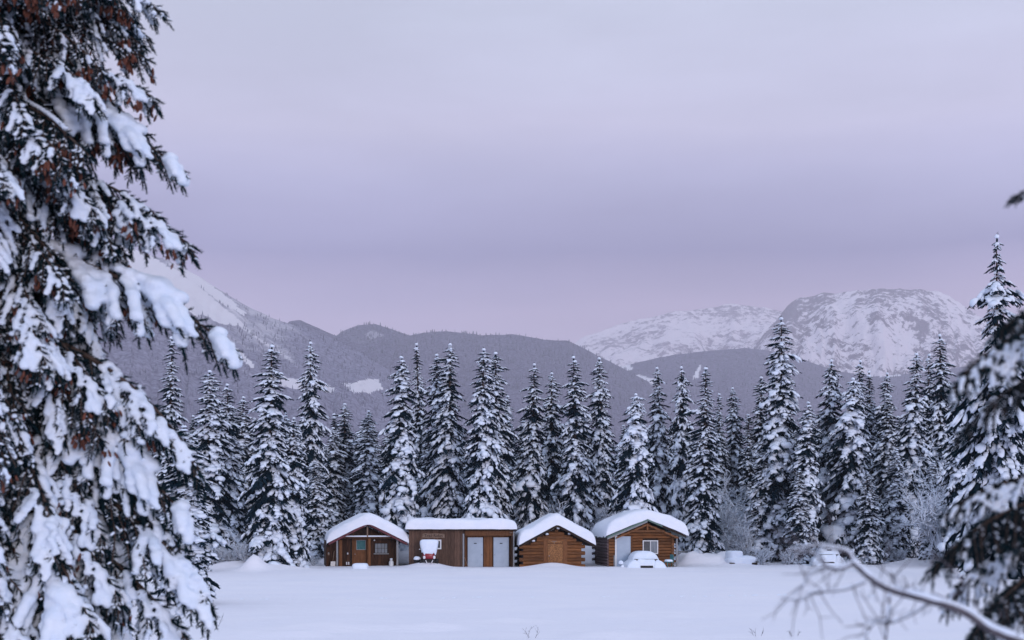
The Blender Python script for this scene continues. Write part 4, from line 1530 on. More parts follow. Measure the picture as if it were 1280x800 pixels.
plank_door(c4, lx(770.4), lx(787.6), -0.10, -0.2, lz(670.4), DOORW, handle=1, panels=1)
for a, b in ((768, 770.2), (787.8, 790)):
    piece('door_jamb', WHITE if a < 780 else LOG, c4, lx(a), lx(b), -0.16, -0.09, -0.2, lz(669.8))
window(c4, wl, wr, -0.09, wb, wt, WHITE, [GLASSD, CURTG], cols=2, rows=1, fw=0.065)
piece('gable_beam', LOG, c4, lx(787), lx(829), -0.55, -0.40, lz(665.4), lz(662.6))
piece('gable_strut', BOARDO, c4, lx(806.6), lx(808.8), -0.54, -0.42, lz(662.5), lz(654.5))
v, f = superlump((0.9, 0.12, 0.05), seed=3, bottom=0)
for sgn in (-1, 1):
    MB().prism([(XP, ZP - 0.30), (XP + sgn * 2.1, ZP - 0.30 - 2.1 * SL), (XP + sgn * 2.1, ZP - 0.42 - 2.1 * SL), (XP, ZP - 0.42)][::sgn], -0.50, -0.44).part('rafter', BOARDO, c4)
sn = MB()
snv = []
for k in range(8):
    zz = -0.05 + rad * 1.95 * k + rad
    v, f = lump('s', k, (0.14, 0.10, 0.085))
    if k % 2 == 0 or k > 4:
        snv.append((v + np.array([WR + 0.10, -0.08, zz - 0.01]), f))
    v, f = lump('s', k + 9, (0.09, 0.10, 0.06))
    snv.append((v + np.array([WL - 0.22, D4 - 0.05, zz - 0.02]), f))
v, f = cat(snv)
obj('log_end_snow', mesh_np('log_end_snow', [(v, f, SNOW)]), c4)
piece('post', GREYP, c4, lx(844.6), lx(846.6), -0.35, -0.22, -0.2, lz(670))
piece('post', GREYP, c4, lx(766.4), lx(767.8), -0.15, -0.09, -0.2, lz(694))
RX = (lx(757), lx(856))
roof_board(c4, XP, ZP, SL, RX, -0.60, D4 + 0.4, 0.09, GREENF)
fascia(c4, XP, ZP + 0.02, SL, RX[0], XP - 0.001, -0.605, 0.11, GREENF)
fascia(c4, XP, ZP + 0.02, SL, XP + 0.001, XP + 1.0, -0.605, 0.11, GREENF)
fascia(c4, XP, ZP + 0.02, SL, RX[0], XP - 0.001, -0.58, 0.10, GREYP, drop=0.115, th=0.02)
fascia(c4, XP, ZP + 0.02, SL, XP + 1.001, RX[1], -0.60, 0.12, DARK)
v, f = snow_slab(lambda q: ZP + 0.03 - SL * (math.sqrt((q - XP) ** 2 + 0.20) - 0.2), RX[0] - 0.08, RX[1] + 0.20, -0.62, D4 + 0.6, 0.78, seed=8, n=9, lip=0.10, amp=0.08)
obj('roof_snow', mesh_np('roof_snow', [(v, f, SNOWR)]), c4)

# ------------------------------------------------------------------ things before the cabins
# small red machine under a marshmallow of snow
am = thing('quad_bike', 'small red quad bike under a tall block of snow before the plank shed', 'quad bike', at(536, 704.5, 94.6), R(3))
am.location.z = 0.20
v, f = superlump((0.42, 0.55, 0.24), e=0.5, seed=5)
v = v * np.array([1, 1, 1]) + np.array([0, 0.1, 0.56])
obj('hood', mesh_np('hood', [(v, f, RED)]), am)
for dx in (-0.30, 0.36):
    v, f = superlump((0.085, 0.07, 0.11), e=0.8)
    obj('headlight', mesh_np('headlight', [(v + np.array([dx, -0.42, 0.46]), f, LAMPW)]), am)
MB().box(-0.40, 0.40, -0.28, 0.9, 0.10, 0.32).part('chassis', BLACK, am)
for sgn in (-1, 1):
    MB().tube([(sgn * 0.24 + 0.03, -0.45, 0.28), (sgn * 0.12 + 0.03, -0.50, 0.02)], 0.03, 8).part('front_strut', LAMPW, am, smooth=True)
    MB().tube([(sgn * 0.42, 0.0, 0.13), (sgn * 0.62, 0.0, 0.13)], 0.20, 14).part('wheel', BLACK, am, smooth=True)
    MB().tube([(sgn * 0.42, 0.95, 0.13), (sgn * 0.64, 0.95, 0.13)], 0.21, 14).part('wheel', BLACK, am, smooth=True)
MB().tube([(-0.62, 0.15, 0.95), (-0.3, 0.1, 0.85), (0.3, 0.1, 0.85), (0.55, 0.15, 0.95)], 0.02, 8).part('handlebar', BLACK, am, smooth=True)
v, f = lump('m', 4, (0.06, 0.05, 0.05))
obj('mirror', mesh_np('mirror', [(v + np.array([-0.60, -0.05, 0.97]), f, LAMPW)]), am)
v, f = superlump((0.58, 0.62, 0.50), e=0.36, nu=40, nv=20, seed=9, amt=0.05)
zz = v[:, 2]
v[:, 0] = v[:, 0] * (1.0 + 0.08 * (zz > 0)) * np.where(zz < -0.2, 0.90, 1.0)
v[:, 2] = np.where(zz < -0.3, zz + 0.09 * np.sin(v[:, 0] * 26), zz)
obj('snow_cap', mesh_np('snow_cap', [(v + np.array([0.02, 0.1, 1.14]), f, SNOW)]), am)
wb_ = thing('fuel_drum', 'small pale round drum with a dark lid left of the red quad bike', 'drum', at(521.3, 703.5, 94.8), R(0))
wb_.location.z = 0.22
MB().tube([(0, -0.12, 0.24), (0, 0.2, 0.24)], [0.21, 0.21], 16).part('drum', BLACK, wb_, smooth=True)
MB().tube([(0, 0, -0.25), (0, 0, 0.10)], 0.03, 8).part('leg', BLACK, wb_)
v, f = lump('m', 7, (0.25, 0.20, 0.20))
obj('snow_cap', mesh_np('snow_cap', [(v + np.array([0, -0.02, 0.30]), f, SNOW)]), wb_)


def buried_car(name, label, loc, rz, sc=(1, 1, 1), slot=True, seed=0):
    e = thing(name, label, 'car', loc, rz, 'cars buried under snow')
    e.scale = sc
    # body: lower shell, cabin, bumper, wheels
    b = MB()
    b.prism([(-0.80, 0.18), (0.80, 0.18), (0.86, 0.42), (0.80, 0.62), (-0.80, 0.62), (-0.86, 0.42)], 0.05, 4.0)
    b.prism([(-0.72, 0.625), (0.72, 0.625), (0.56, 1.02), (-0.56, 1.02)], 1.2, 3.5)
    b.part('body', CARM, e)
    MB().box(-0.44, 0.44, -0.42, 0.04, 0.02, 0.17).part('bumper', BLACK, e)
    for sx_ in (-1, 1):
        for yy in (0.7, 3.2):
            MB().tube([(sx_ * 0.62, yy, 0.10), (sx_ * 0.84, yy, 0.10)], 0.28, 14).part('wheel', BLACK, e, smooth=True)
    # snow cover as a height field over the whole car
    nx, ny = 90, 90
    X, Y = np.meshgrid(np.linspace(-1.75, 1.75, nx), np.linspace(-0.75, 4.9, ny))
    hood = 0.66 * (1 - np.clip(np.abs(X) / 1.42, 0, 1) ** 3.2) ** 0.6 * sstep(-0.62, 0.15, Y + 0.10 * X ** 2)
    cab = 0.50 * (1 - np.clip(np.abs(X - 0.02) / 0.98, 0, 1) ** 3.4) ** 0.6 * sstep(0.25, 1.15, Y)
    Z = (hood + cab) * sstep(4.85, 4.0, Y)
    # creases where the windscreen meets the wings, and the gap above the bumper
    cr = np.exp(-((np.abs(X) - (0.46 + 0.36 * sstep(-0.6, 0.6, Y))) / 0.05) ** 2) * sstep(-0.60, -0.25, Y) * sstep(0.7, 0.2, Y)
    Z = Z - 0.13 * cr
    if slot:
        Z = Z - 0.5 * np.exp(-(np.clip((np.abs(X) - 0.36) / 0.08, 0, 9)) ** 2) * np.exp(-((Y + 0.52) / 0.14) ** 2)
    Z = Z + 0.06 * fbm(X / 0.6 + seed, Y / 0.6, 4) * (Z > 0.05)
    Z = Z - 0.06 + 0.04 * (Z > 0.02)
    P = np.stack([X, Y, Z], -1).reshape(-1, 3)
    obj('snow_cover', mesh_np('snow_cover', [(P, grid_faces(ny, nx), SNOW)]), e)
    return e


buried_car('buried_car', 'low car completely buried in smooth snow before the green trimmed cabin', at(809, 710.8, 92.0) + Vector((0, 0.6, 0)), R(2), (0.92, 0.7, 0.95))
bpy.data.objects['buried_car'].location.z = 0.0
b2c = buried_car('buried_car', 'far car under deep snow with a dark slit, seen behind the bare near branch', at(1036, 706, 98.5), R(-8), (0.82, 0.7, 1.15), slot=False, seed=5)
b2c.location.z = 0.05
MB().box(-0.1, 0.28, 0.62, 0.80, 0.80, 0.90).part('window_slit', BLACK, b2c)

mp_ = thing('gate_post', 'short post with a round snow cap left of the buried car', 'post', at(776.6, 710.4, 92.5), 0)
mp_.location.z = 0
MB().tube([(0.08, 0, -0.2), (0, 0, 0.34)], 0.05, 8).part('stake', GREYP, mp_)
v, f = lump('m', 12, (0.17, 0.17, 0.20))
obj('snow_cap', mesh_np('snow_cap', [(v + np.array([-0.02, 0, 0.30]), f, SNOW)]), mp_)
v, f = lump('m', 15, (0.12, 0.10, 0.16))
obj('snow_side', mesh_np('snow_side', [(v + np.array([0.07, -0.02, 0.06]), f, SNOW)]), mp_)

ch = thing('garden_chair', 'teal garden chair with snow on its seat right of the green trimmed cabin window', 'chair', at(836, 706, 94.2), R(-70))
ch.location.z = 0.05
MB().box(-0.26, 0.26, -0.24, 0.24, 0.28, 0.33).part('seat', TEAL, ch)
MB().prism([(-0.26, 0.335), (0.26, 0.335), (0.22, 0.80), (-0.22, 0.80)], 0.20, 0.24).part('backrest', TEAL, ch)
for sx_ in (-0.22, 0.22):
    for sy_ in (-0.2, 0.2):
        MB().box(sx_ - 0.02, sx_ + 0.02, sy_ - 0.02, sy_ + 0.02, -0.1, 0.279).part('leg', TEAL, ch)
v, f = superlump((0.26, 0.24, 0.14), e=0.5, bottom=0, seed=3)
obj('snow_cap', mesh_np('snow_cap', [(v + np.array([0, 0, 0.335]), f, SNOW)]), ch)

# snow buried heap right of the cabins (a small trailer) and low grey rail
tr = thing('buried_trailer', 'small flatbed trailer buried under blocky snow at the field edge right of the cabins', 'trailer', at(930, 705, 99.0), R(12))
tr.location.z = -0.26
MB().box(-1.0, 1.0, 0.0, 1.5, 0.15, 0.42).part('bed', DARK, tr)
for sx_ in (-1, 1):
    MB().tube([(sx_ * 0.7 + 0.05, -0.06, 0.12), (sx_ * 0.7 + 0.05, 0.12, 0.12)], 0.22, 12).part('wheel', BLACK, tr, smooth=True)
v1 = superlump((1.05, 0.75, 0.42), e=0.6, seed=1, amt=0.12, bottom=-0.3)
v2 = superlump((0.50, 0.6, 0.34), e=0.45, seed=4, amt=0.10, bottom=-0.4)
v, f = cat([(v1[0] + np.array([0, 0.7, 0.5]), v1[1]), (v2[0] + np.array([-0.45, 0.7, 0.92]), v2[1])])
obj('snow_cover', mesh_np('snow_cover', [(v, f, SNOW)]), tr)
fn = thing('low_fence', 'low grey board fence behind the ploughed bank right of the cabins', 'fence', at(862, 700, 104.5), R(-3))
fn.location.z = 0
for k in range(3):
    piece('board', GREYP, fn, -1.3, 1.3, 0, 0.04, 0.50 + k * 0.13, 0.61 + k * 0.13)
for k in range(3):
    piece('post', GREYP, fn, -1.25 + k * 1.2, -1.15 + k * 1.2, 0.05, 0.14, -0.3, 0.9)


# ------------------------------------------------------------------ near spruce boughs
def shoot_template(r, n=18):
    v = [(0, 0, 0)]
    for k in range(3):
        a = 2 * math.pi * k / 3
        v.append((0.45, 0.13 * math.cos(a), 0.13 * math.sin(a)))
    v.append((1, 0, 0))
    f = [(0, 2, 1), (0, 3, 2), (0, 1, 3), (1, 2, 4), (2, 3, 4), (3, 1, 4)]
    for k in range(n):
        x = 0.02 + 0.93 * k / (n - 1)
        a = k * 2.4 + r.uniform(-.4, .4)
        l = 0.27 * r.uniform(0.8, 1.15)
        n0 = len(v)
        ca, sa = math.cos(a), math.sin(a)
        v += [(x - 0.03, -0.04 * sa, 0.04 * ca), (x + 0.03, 0.04 * sa, -0.04 * ca), (x + 0.17, l * ca, l * sa)]
        f.append((n0, n0 + 1, n0 + 2))
    return np.array(v), np.array(f)


_r = np.random.default_rng(77)
SHOOTS = [shoot_template(_r) for _ in range(4)]


def remesh(v, f, voxel, name, m, relax=2):
    me = mesh_np('tmp', [(v, f, m)])
    o = bpy.data.objects.new('tmp', me)
    COL.objects.link(o)
    md = o.modifiers.new('r', 'REMESH')
    md.mode = 'VOXEL'
    md.voxel_size = voxel
    md.use_smooth_shade = True
    sm = o.modifiers.new('s', 'SMOOTH')
    sm.iterations = relax
    bpy.context.view_layer.update()
    ev = o.evaluated_get(bpy.context.evaluated_depsgraph_get())
    out = bpy.data.meshes.new_from_object(ev)
    bpy.data.objects.remove(o, do_unlink=True)
    out.name = name
    if not out.materials:
        out.materials.append(m)
    out.polygons.foreach_set('use_smooth', [True] * len(out.polygons))
    return out


def near_bough(seed, L=1.4, heavy=1.0, droop=35, hang=0.5, twist=0.0, voxel=0.012, cones=False, fine_p=0.20, fat=1.0):
    """bough along +x, high detail. returns (bough mesh, snow mesh, cone points)"""
    r = np.random.default_rng(seed)
    n = 30
    P = [np.zeros(3)]
    pit, yaw = 0.0, 0.0
    for i in range(n):
        s = i / n
        pit = -R(droop) * s ** 1.3
        yaw += r.normal(0, 0.03) + twist * 0.02
        P.append(P[-1] + np.array([math.cos(yaw) * math.cos(pit), math.sin(yaw) * math.cos(pit), math.sin(pit)]) * L / n)
    P = np.array(P)
    wood = MB()
    wood.tube([tuple(p) for p in P[::3]], [0.018 * (1 - i / 11.0) + 0.003 for i in range(len(P[::3]))], 6)
    sh = {k: ([], []) for k in range(4)}
    blobs, fine, conep = [], [], []

    def shoot(p, d, l):
        k = int(r.integers(0, 4))
        sh[k][0].append(frame(d) @ np.diag([l * fat ** 0.5, l * 0.95 * fat, l * 0.95 * fat]))
        sh[k][1].append(p)

    s = 0.10
    side = 1
    while s < 1.0:
        i = s * n
        p = P[int(i)]
        ax_ = P[min(int(i) + 1, n)] - P[max(int(i) - 1, 0)]
        ax_ = ax_ / np.linalg.norm(ax_)
        l2 = L * (0.10 + 0.27 * (1 - s) ** 0.7) * r.uniform(0.65, 1.2) * min(1, 0.5 + 2 * s)
        a = side * R(r.uniform(35, 62)) * (1 - 0.4 * s)
        h = frame(ax_)
        d = h @ np.array([math.cos(a), math.sin(a), 0])
        d[2] -= r.uniform(0.05, 0.4) * hang * 2
        d /= np.linalg.norm(d)
        m2 = max(3, int(l2 / 0.019))
        q = p.copy()
        sp = 1
        pts = [q.copy()]
        hvy = heavy * (r.uniform(0.7, 1.4) if vn(np.array(s * 6.0 + seed), np.array(0.5 + side)) > 0.42 else 0.1)
        for j in range(m2):
            q = q + d * l2 / m2
            pts.append(q.copy())
            d = d + np.array([0, 0, -0.05 * hang]) + r.normal(0, 0.03, 3)
            d /= np.linalg.norm(d)
            t = j / m2
            hh = frame(d)
            for sd_ in ((sp,) if j % 2 else (sp, -sp)):
                a3 = sd_ * R(r.uniform(35, 60))
                d3 = hh @ np.array([math.cos(a3), math.sin(a3), r.uniform(-0.7, 0.55)])
                d3[2] -= 0.12 * hang
                d3 /= np.linalg.norm(d3)
                l3 = r.uniform(0.035, 0.062) * (1 - 0.25 * t)
                shoot(q, d3, l3)
                if r.random() < fine_p:
                    fine.append((q + d3 * l3 * 0.55 + np.array([0, 0, 0.008]), d3, l3 * r.uniform(0.3, 0.5)))
            sp = -sp
            rad = (0.014 + 0.018 * hvy) * (0.7 + 0.6 * vn(np.array(j * 0.45 + seed), np.array(s * 40.0)))
            if hvy > 0.22 and (t > 0.12) and r.random() < 0.55 + 0.4 * hvy:
                blobs.append((q + np.array([r.normal(0, .006), r.normal(0, .006), rad * 0.65]), rad))
        shoot(q, d, 0.075)
        wood.tube([tuple(a_) for a_ in pts[::3]] + [tuple(pts[-1])], 0.0045, 4, cap=False)
        if cones and r.random() < 0.20:
            base = pts[int(len(pts) * r.uniform(0.7, 0.99)) - 1]
            for _ in range(r.integers(7, 15)):
                conep.append(base + r.normal(0, 0.030, 3) + np.array([0, 0, -0.028]))
        side = -side
        s += 0.021 * r.uniform(0.8, 1.3) / L * 1.4
    # the bough's own shoots and snow
    for i in range(3, n + 1):
        ax_ = P[i] - P[i - 1]
        for k in range(2):
            a = r.uniform(0, 2 * math.pi)
            d = frame(ax_) @ np.array([1.0, 0.8 * math.cos(a), 0.8 * math.sin(a)])
            d /= np.linalg.norm(d)
            shoot(P[i], d, 0.07)
        s = i / n
        rad = heavy * (0.030 + 0.030 * vn(np.array(i * 0.30 + seed), np.array(2.2))) * (0.55 + 0.75 * math.sin(math.pi * min(1, s * 0.9 + 0.05)))
        if s > 0.18 and vn(np.array(i * 0.16 + seed * 1.7), np.array(5.5)) < 0.30 + 0.32 * heavy:
            for k in range(2):
                blobs.append((P[i] + np.array([r.normal(0, .018), r.normal(0, .02), rad * 0.75 + 0.012 * heavy]), rad * r.uniform(0.85, 1.15)))
    shoot(P[-1], P[-1] - P[-2], 0.09)
    need = cat([inst(*SHOOTS[k], *sh[k]) for k in sh if sh[k][1]])
    wm = wood
    wq = np.array(wm.v)
    quads = np.array([q for q in wm.f if len(q) == 4])
    bme = mesh_np('branch', [(need[0], need[1], NEEDN), (wq, quads, BARK)], smooth=False)
    if len(blobs) < 8:
        blobs += [(P[i] + np.array([0, 0, 0.03]), 0.024) for i in range(8, 24)]
    bv, bf = inst(*ICO1, [np.diag([1.25 * b, 1.25 * b, 0.78 * b]) for p_, b in blobs], [p_ for p_, b in blobs])
    sme = remesh(bv, bf, voxel, 'branch_snow', SNOWN)
    # fine snow along single shoots
    fv, ff = inst(*blob_template(r, ICO0, 0.15), [frame(d_) @ np.diag([l_, 0.011, 0.007]) for p_, d_, l_ in fine], [p_ for p_, d_, l_ in fine])
    fme = mesh_np('twig_snow', [(fv, ff, SNOWN)])
    return bme, sme, fme, np.array(conep) if conep else np.zeros((0, 3))


NB = {
    'h0': near_bough(201, 1.45, 0.48, 42, 0.9),
    'h1': near_bough(202, 1.45, 0.34, 50, 0.8),
    'h2': near_bough(203, 1.45, 0.85, 35, 0.8),
    'm0': near_bough(204, 1.40, 0.26, 38, 1.1, cones=True),
    'm1': near_bough(205, 1.40, 0.18, 30, 1.1, cones=True),
    'm2': near_bough(206, 1.40, 0.38, 28, 1.0, cones=True),
    'l0': near_bough(207, 1.40, 0.10, 25, 1.1, cones=True),
    'r0': near_bough(211, 1.40, 0.30, 40, 0.9, fine_p=0.10, fat=1.25),
    'r1': near_bough(212, 1.40, 0.16, 32, 0.8, fine_p=0.08, fat=1.25),
}
# a cone hanging straight down, unit length
cv, cf = [], []
ringz = [(0.0, 0.25), (-0.16, 0.80), (-0.30, 0.75), (-0.44, 1.08), (-0.62, 0.90), (-0.80, 0.80), (-1.0, 0.12)]
for (zz, rr) in ringz:
    for k in range(5):
        a = 2 * math.pi * k / 5 + zz * 2
        cv.append((0.19 * rr * math.cos(a), 0.19 * rr * math.sin(a), zz))
for i in range(len(ringz) - 1):
    for k in range(5):
        k2 = (k + 1) % 5
        cf.append((i * 5 + k, i * 5 + k2, (i + 1) * 5 + k2, (i + 1) * 5 + k))
cv, cf = np.array(cv), np.array(cf)
CONEME = mesh_np('cone', [(cv * 0.051, cf, CONE)], smooth=False)


def near_tree(name, label, X, Y, ztop, specs, trunk_r=0.15):
    """specs: (z, yaw, pitch, scale, kind) for every bough"""
    e = thing(name, label, 'tree', (X, Y, 0))
    MB().tube([(0, 0, -0.3), (0.02, 0, ztop * 0.4), (0, 0.03, ztop * 0.8), (0, 0, ztop)],
              [trunk_r * 1.2, trunk_r, trunk_r * 0.45, 0.02], 12).part('trunk', BARK, e, smooth=True)
    conepts = []
    for (z, yaw, pitch, sc, kind) in specs:
        bme, sme, fme, cp = NB[kind]
        M = Matrix.Translation((0, 0, z)) @ Matrix.Rotation(yaw, 4, 'Z') @ Matrix.Rotation(-pitch, 4, 'Y')
        b = obj('branch', bme, e)
        b.matrix_local = M @ Matrix.Diagonal((*sc, 1)) if hasattr(sc, '__len__') else M @ Matrix.Scale(sc, 4)
        obj('snow_load', sme, b)['kind'] = 'stuff'
        obj('twig_snow', fme, b)['kind'] = 'stuff'
        M4 = M @ Matrix.Scale(sc, 4)
        for c in cp:
            conepts.append(M4 @ Vector(c))
    return e, conepts


TX, TY = (-8 - 640) / F * 9.6, 9.6
sp_ = []
rr_ = random.Random(8)


def reach(z):
    """length of the boughs at height z, from the outline in the photo"""
    zs = [0.5, 2.2, 2.7, 3.3, 3.9, 4.15, 4.5, 4.9, 5.3, 5.8, 6.4, 7.2, 8.5, 9.8]
    ls = [1.85, 1.78, 1.66, 1.52, 1.42, 1.32, 1.24, 1.22, 1.24, 1.18, 1.16, 1.0, 0.6, 0.3]
    return float(np.interp(z, zs, ls))


z = 0.9
ph = 0.0
while z < 9.6:
    vis = 1.9 < z < 7.3
    nbr = 6 if vis else 4
    for k in range(nbr):
        yaw = ph + 2 * math.pi * (k + rr_.uniform(-.3, .3)) / nbr
        if vis and math.sin(yaw) > 0.55 and rr_.random() < 0.75:
            continue        # far side, never seen
        L = reach(z) * rr_.uniform(0.78, 1.04)
        pit = -R(float(np.interp(z, [1, 3, 4.5, 6, 9], [44, 38, 26, 18, 0])) + rr_.uniform(-9, 9))
        if z < 3.6:
            kind = rr_.choice(['h0', 'h1', 'h0', 'h2', 'm0', 'm2'])
        elif z < 4.8:
            kind = rr_.choice(['h0', 'h1', 'm0', 'm1', 'm2', 'm1'])
        else:
            kind = rr_.choice(['m0', 'm1', 'm2', 'l0', 'm1', 'h0'])
        # pitch grows the drop: the bough ends lower than it starts
        sc = L / 1.40
        sp_.append((z + L * 0.35, yaw, pit, sc, kind))
    ph += rr_.uniform(0.5, 1.3)
    z += 0.118 if vis else 0.42
# a few boughs that draw the outline against the sky
for (px0, py0, px1, py1, kind) in ((-5, 305, 296, 470, 'h2'), (0, 215, 256, 330, 'm2'), (0, -40, 214, 30, 'm0'), (0, 60, 208, 140, 'm2'),
                                   (0, 110, 230, 238, 'h2'), (0, 400, 240, 640, 'h1'), (0, 470, 235, 690, 'h2'), (0, 560, 262, 800, 'h0'),
                                   (0, 150, 200, 196, 'm1'), (0, 205, 212, 292, 'm0'), (0, 330, 196, 400, 'm1'), (0, 430, 226, 570, 'm2'),
                                   (0, 520, 238, 735, 'm0'), (0, 20, 190, 84, 'm1'), (0, 600, 250, 850, 'm2')):
    a = at(px0, py0, TY)
    b = at(px1, py1, TY - 0.15)
    dxy = math.hypot(b.x - TX, b.y - TY)
    dz = b.z - a.z
    Ltot = math.hypot(dxy, dz)
    nat = {'h0': 23, 'h1': 28, 'h2': 19, 'm2': 15, 'm0': 20, 'm1': 17}[kind]
    pit = math.atan2(dz, dxy) + R(nat)
    sp_.append((a.z, math.atan2(b.y - TY, b.x - TX), pit, Ltot / 1.54, kind))
big, cps = near_tree('foreground_spruce', 'huge near spruce with heavy snow and rusty cones filling the left edge', TX, TY, 10.0, sp_)
cand = []
for c in cps:
    wpt = c + Vector((TX, TY, 0))
    if wpt.y < TY + 0.35:
        px, py = 640 + wpt.x / wpt.y * F, HZ - (wpt.z - EYE) / wpt.y * F
        vis = -10 < px < 320 and -10 < py < 810
        cand.append((0 if vis else 1, wpt.y, c))
crr = random.Random(3)
cand = [q for q in cand if q[0] == 0 and q[1] < TY + 0.1 and crr.random() < 0.35 + 0.65 * min(1.0, max(0.0, (q[2].z - 2.2) / 2.5))]
crr.shuffle(cand)
seen = sorted(cand[:2300], key=lambda q: q[1])
pickset = set(crr.sample(range(min(900, len(seen))), min(300, len(seen))))
rest = []
for i, (_, _, c) in enumerate(seen):
    rot = (R(crr.uniform(-25, 25)), R(crr.uniform(-25, 25)), crr.uniform(0, 6))
    s = crr.uniform(0.8, 1.2)
    if i in pickset:
        obj('cone', CONEME, big, c, rot, (s, s, s))
    else:
        M = Matrix.Rotation(rot[2], 3, 'Z') @ Matrix.Rotation(rot[1], 3, 'Y') @ Matrix.Rotation(rot[0], 3, 'X')
        rest.append((np.array(M) * s, np.array(c)))
if rest:
    v, f = inst(cv * 0.051, cf, [q[0] for q in rest], [q[1] for q in rest])
    o = obj('cone', mesh_np('cone_clusters', [(v, f, CONE)], smooth=False), big)
    o['kind'] = 'stuff'

# the young spruce just right of the lens, out of focus
RX_, RY_ = (1352 - 640) / F * 4.6, 4.6
sp2 = []
for (px0, py0, px1, py1, kind, dy) in (
        (1352, 395, 1192, 505, 'r0', -0.1), (1352, 440, 1200, 560, 'r1', 0.15), (1352, 385, 1232, 430, 'r1', -0.25), (1352, 420, 1205, 480, 'r1', 0.0),
        (1352, 590, 1178, 660, 'r0', 0.0), (1352, 610, 1155, 725, 'r1', -0.1), (1352, 650, 1180, 770, 'r0', 0.2), (1352, 690, 1195, 820, 'r1', -0.2),
        (1352, 740, 1185, 860, 'r0', 0.1), (1352, 620, 1215, 700, 'r1', 0.25), (1352, 700, 1225, 790, 'r0', 0.3),
        (1352, 222, 1258, 258, 'r1', 0.0)):
    a = at(px0, py0, RY_)
    b = at(px1, py1, RY_ + dy)
    dxy = math.hypot(b.x - RX_, b.y - RY_)
    dz = b.z - a.z
    nat = {'h0': 23, 'h1': 28, 'h2': 19, 'm2': 15, 'm0': 20, 'm1': 17, 'l0': 14, 'r0': 21, 'r1': 17}[kind]
    sp2.append((a.z, math.atan2(b.y - RY_, b.x - RX_), math.atan2(dz, dxy) + R(nat), math.hypot(dxy, dz) / 1.45, kind))
for k in range(60):
    z = 0.5 + 4.3 * k / 60
    yaw = rr_.uniform(-1.9, 1.9)
    L = float(np.interp(z, [0, 2.4, 3.15, 3.6, 4.7], [0.8, 0.50, 0.15, 0.30, 0.12]))
    if abs(yaw) < 1.3:
        L *= 1.9
    sp2.append((z, yaw, -R(15), L / 1.4, rr_.choice(['r0', 'r1', 'r1'])))
near_tree('foreground_spruce', 'blurred young spruce with drooping dark boughs at the right edge', RX_, RY_, 5.0, sp2, 0.05)

# the leafless snowy branch low at the right
bb = thing('leafless_sapling', 'blurred leafless sapling arching its snowy bare branch across the lower right', 'tree', at(1330, 900, 3.6), 0)
org = Vector(bb.location)
bb.location.z = 0.0
org.z = 0.0


brr = random.Random(17)


def bl(pts, r0, r1, dy=0.0, name='twig', snow=True):
    P = [at(px, py, 3.6 + dy * i / max(1, len(pts) - 1)) - org for i, (px, py) in enumerate(pts)]
    # smooth the polyline
    Q = []
    for i in range(len(P) - 1):
        p0, p1, p2, p3 = P[max(i - 1, 0)], P[i], P[i + 1], P[min(i + 2, len(P) - 1)]
        for k in range(5):
            t = k / 5
            Q.append(0.5 * ((2 * p1) + (p2 - p0) * t + (2 * p0 - 5 * p1 + 4 * p2 - p3) * t * t + (3 * p1 - p0 - 3 * p2 + p3) * t ** 3))
    Q.append(P[-1])
    n = len(Q)
    r0, r1 = r0 * 0.74, r1 * 0.8
    rad = [r0 + (r1 - r0) * i / (n - 1) for i in range(n)]
    mb = MB().tube(Q, rad, 8)
    if snow and n > 8:
        for _ in range(int(n * 0.36)):
            i = brr.randrange(3, n - 1)
            d = Vector((brr.uniform(-1, 0.5), brr.uniform(-.5, .5), brr.uniform(-0.9, 1.0))).normalized()
            l = brr.uniform(0.02, 0.075)
            q0 = Q[i]
            q1 = q0 + d * l + Vector((0, 0, 0.1 * l))
            d2 = (d + Vector((brr.uniform(-.8, .3), brr.uniform(-.4, .4), brr.uniform(-.5, .7)))).normalized()
            q2 = q1 + d2 * l * 0.8
            mb.tube([q0, q1, q2], [0.0016, 0.0012, 0.0007], 5)
            if brr.random() < 0.6:
                d3 = (d - d2 * 0.6 + Vector((0, 0, 0.3))).normalized()
                mb.tube([q1, q1 + d3 * l * 0.6], [0.0010, 0.0006], 5)
    b = mb.part(name, TWIG, bb, smooth=True)
    if snow:
        Q2 = [q + Vector((0, 0, rad[i] * 0.85)) for i, q in enumerate(Q)]
        nn = [0.8 + 0.9 * float(vn(np.array(i * 0.7 + r0 * 999), np.array(1.5))) for i in range(n)]
        MB().tube(Q2, [max(0.0008, rad[i] * nn[i] * 0.78) for i in range(n)], 8).part('snow_load', SNOWN, b, smooth=True)
    return b


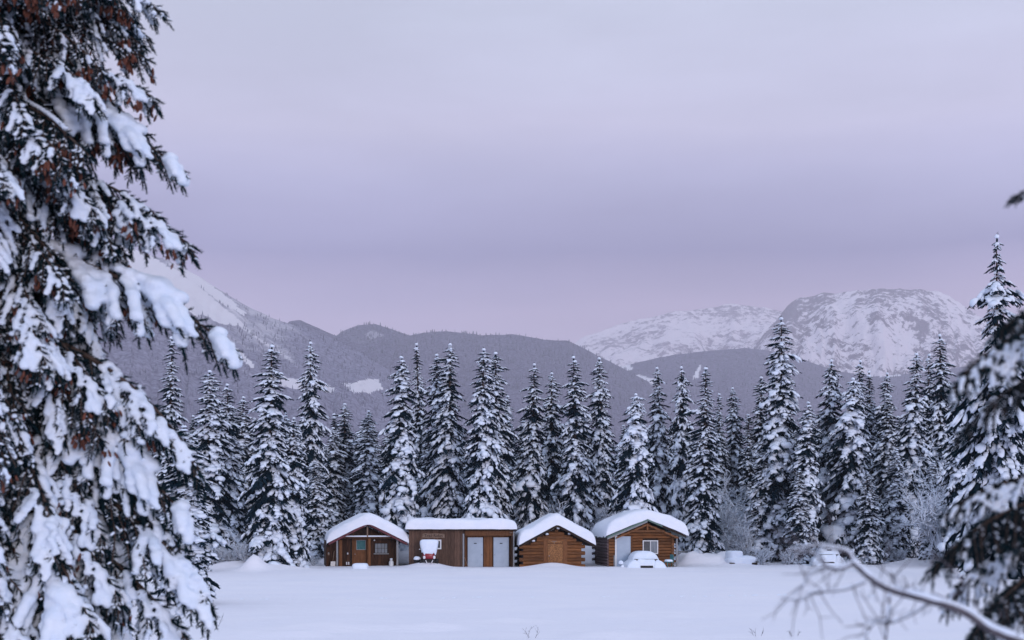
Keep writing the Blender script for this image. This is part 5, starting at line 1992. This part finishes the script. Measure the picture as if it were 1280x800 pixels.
MB().tube([(0, 0, -0.2), (0.01, 0, 1.2), (0, 0, at(1330, 830, 3.6).z)], [0.026, 0.02, 0.013], 10).part('trunk', TWIG, bb, smooth=True)
bl([(1330, 830), (1285, 806), (1240, 788), (1205, 765), (1160, 750), (1110, 736), (1085, 720), (1066, 702)], 0.017, 0.009, name='branch')
bl([(1066, 702), (1060, 690), (1040, 685), (1020, 682), (990, 686)], 0.008, 0.003)
bl([(1066, 704), (1050, 711), (1034, 708), (1020, 694), (1006, 689), (985, 687)], 0.0075, 0.003)
bl([(1082, 727), (1060, 736), (1040, 739), (1015, 741), (1003, 750), (975, 747)], 0.005, 0.002)
bl([(1030, 708), (1014, 717), (1003, 732), (990, 745)], 0.004, 0.0015)
bl([(1112, 738), (1111, 760), (1109, 780), (1107, 800)], 0.005, 0.0035)
bl([(1165, 752), (1140, 768), (1112, 779), (1095, 778), (1085, 790), (1080, 806)], 0.005, 0.002)
bl([(1108, 778), (1092, 776), (1075, 782)], 0.0035, 0.0015)
bl([(1122, 739), (1118, 725), (1113, 714)], 0.0055, 0.003)
bl([(1135, 742), (1133, 728), (1128, 720)], 0.0035, 0.0015, snow=False)
bl([(1165, 752), (1155, 740), (1143, 735), (1145, 722)], 0.0035, 0.0015)
bl([(1185, 750), (1168, 742), (1158, 744)], 0.003, 0.0012, snow=False)
bl([(1003, 690), (1000, 704), (1008, 722)], 0.003, 0.0012, snow=False)
bl([(990, 686), (978, 690), (972, 696)], 0.002, 0.001, snow=False)
bl([(1200, 722), (1180, 702), (1164, 694)], 0.003, 0.0012, snow=False)
bl([(1190, 745), (1205, 735), (1200, 720)], 0.0035, 0.003, snow=False)

# ------------------------------------------------------------------ haze
hz = MB().box(-8200, 8200, -60, 12600, -12, 1900).mesh('haze', SNOW)
hm = bpy.data.materials.new('haze')
hm.use_nodes = True
ht = hm.node_tree
ht.nodes.clear()
ho = ht.nodes.new('ShaderNodeOutputMaterial')
pv = ht.nodes.new('ShaderNodeVolumePrincipled')
pv.inputs['Color'].default_value = (0.93, 0.92, 0.97, 1)
pv.inputs['Density'].default_value = 8.5e-5
pv.inputs['Anisotropy'].default_value = 0.0
ht.links.new(pv.outputs[0], ho.inputs['Volume'])
hz.materials.clear()
hz.materials.append(hm)
ho_ = obj('haze', hz)
ho_['kind'] = 'stuff'
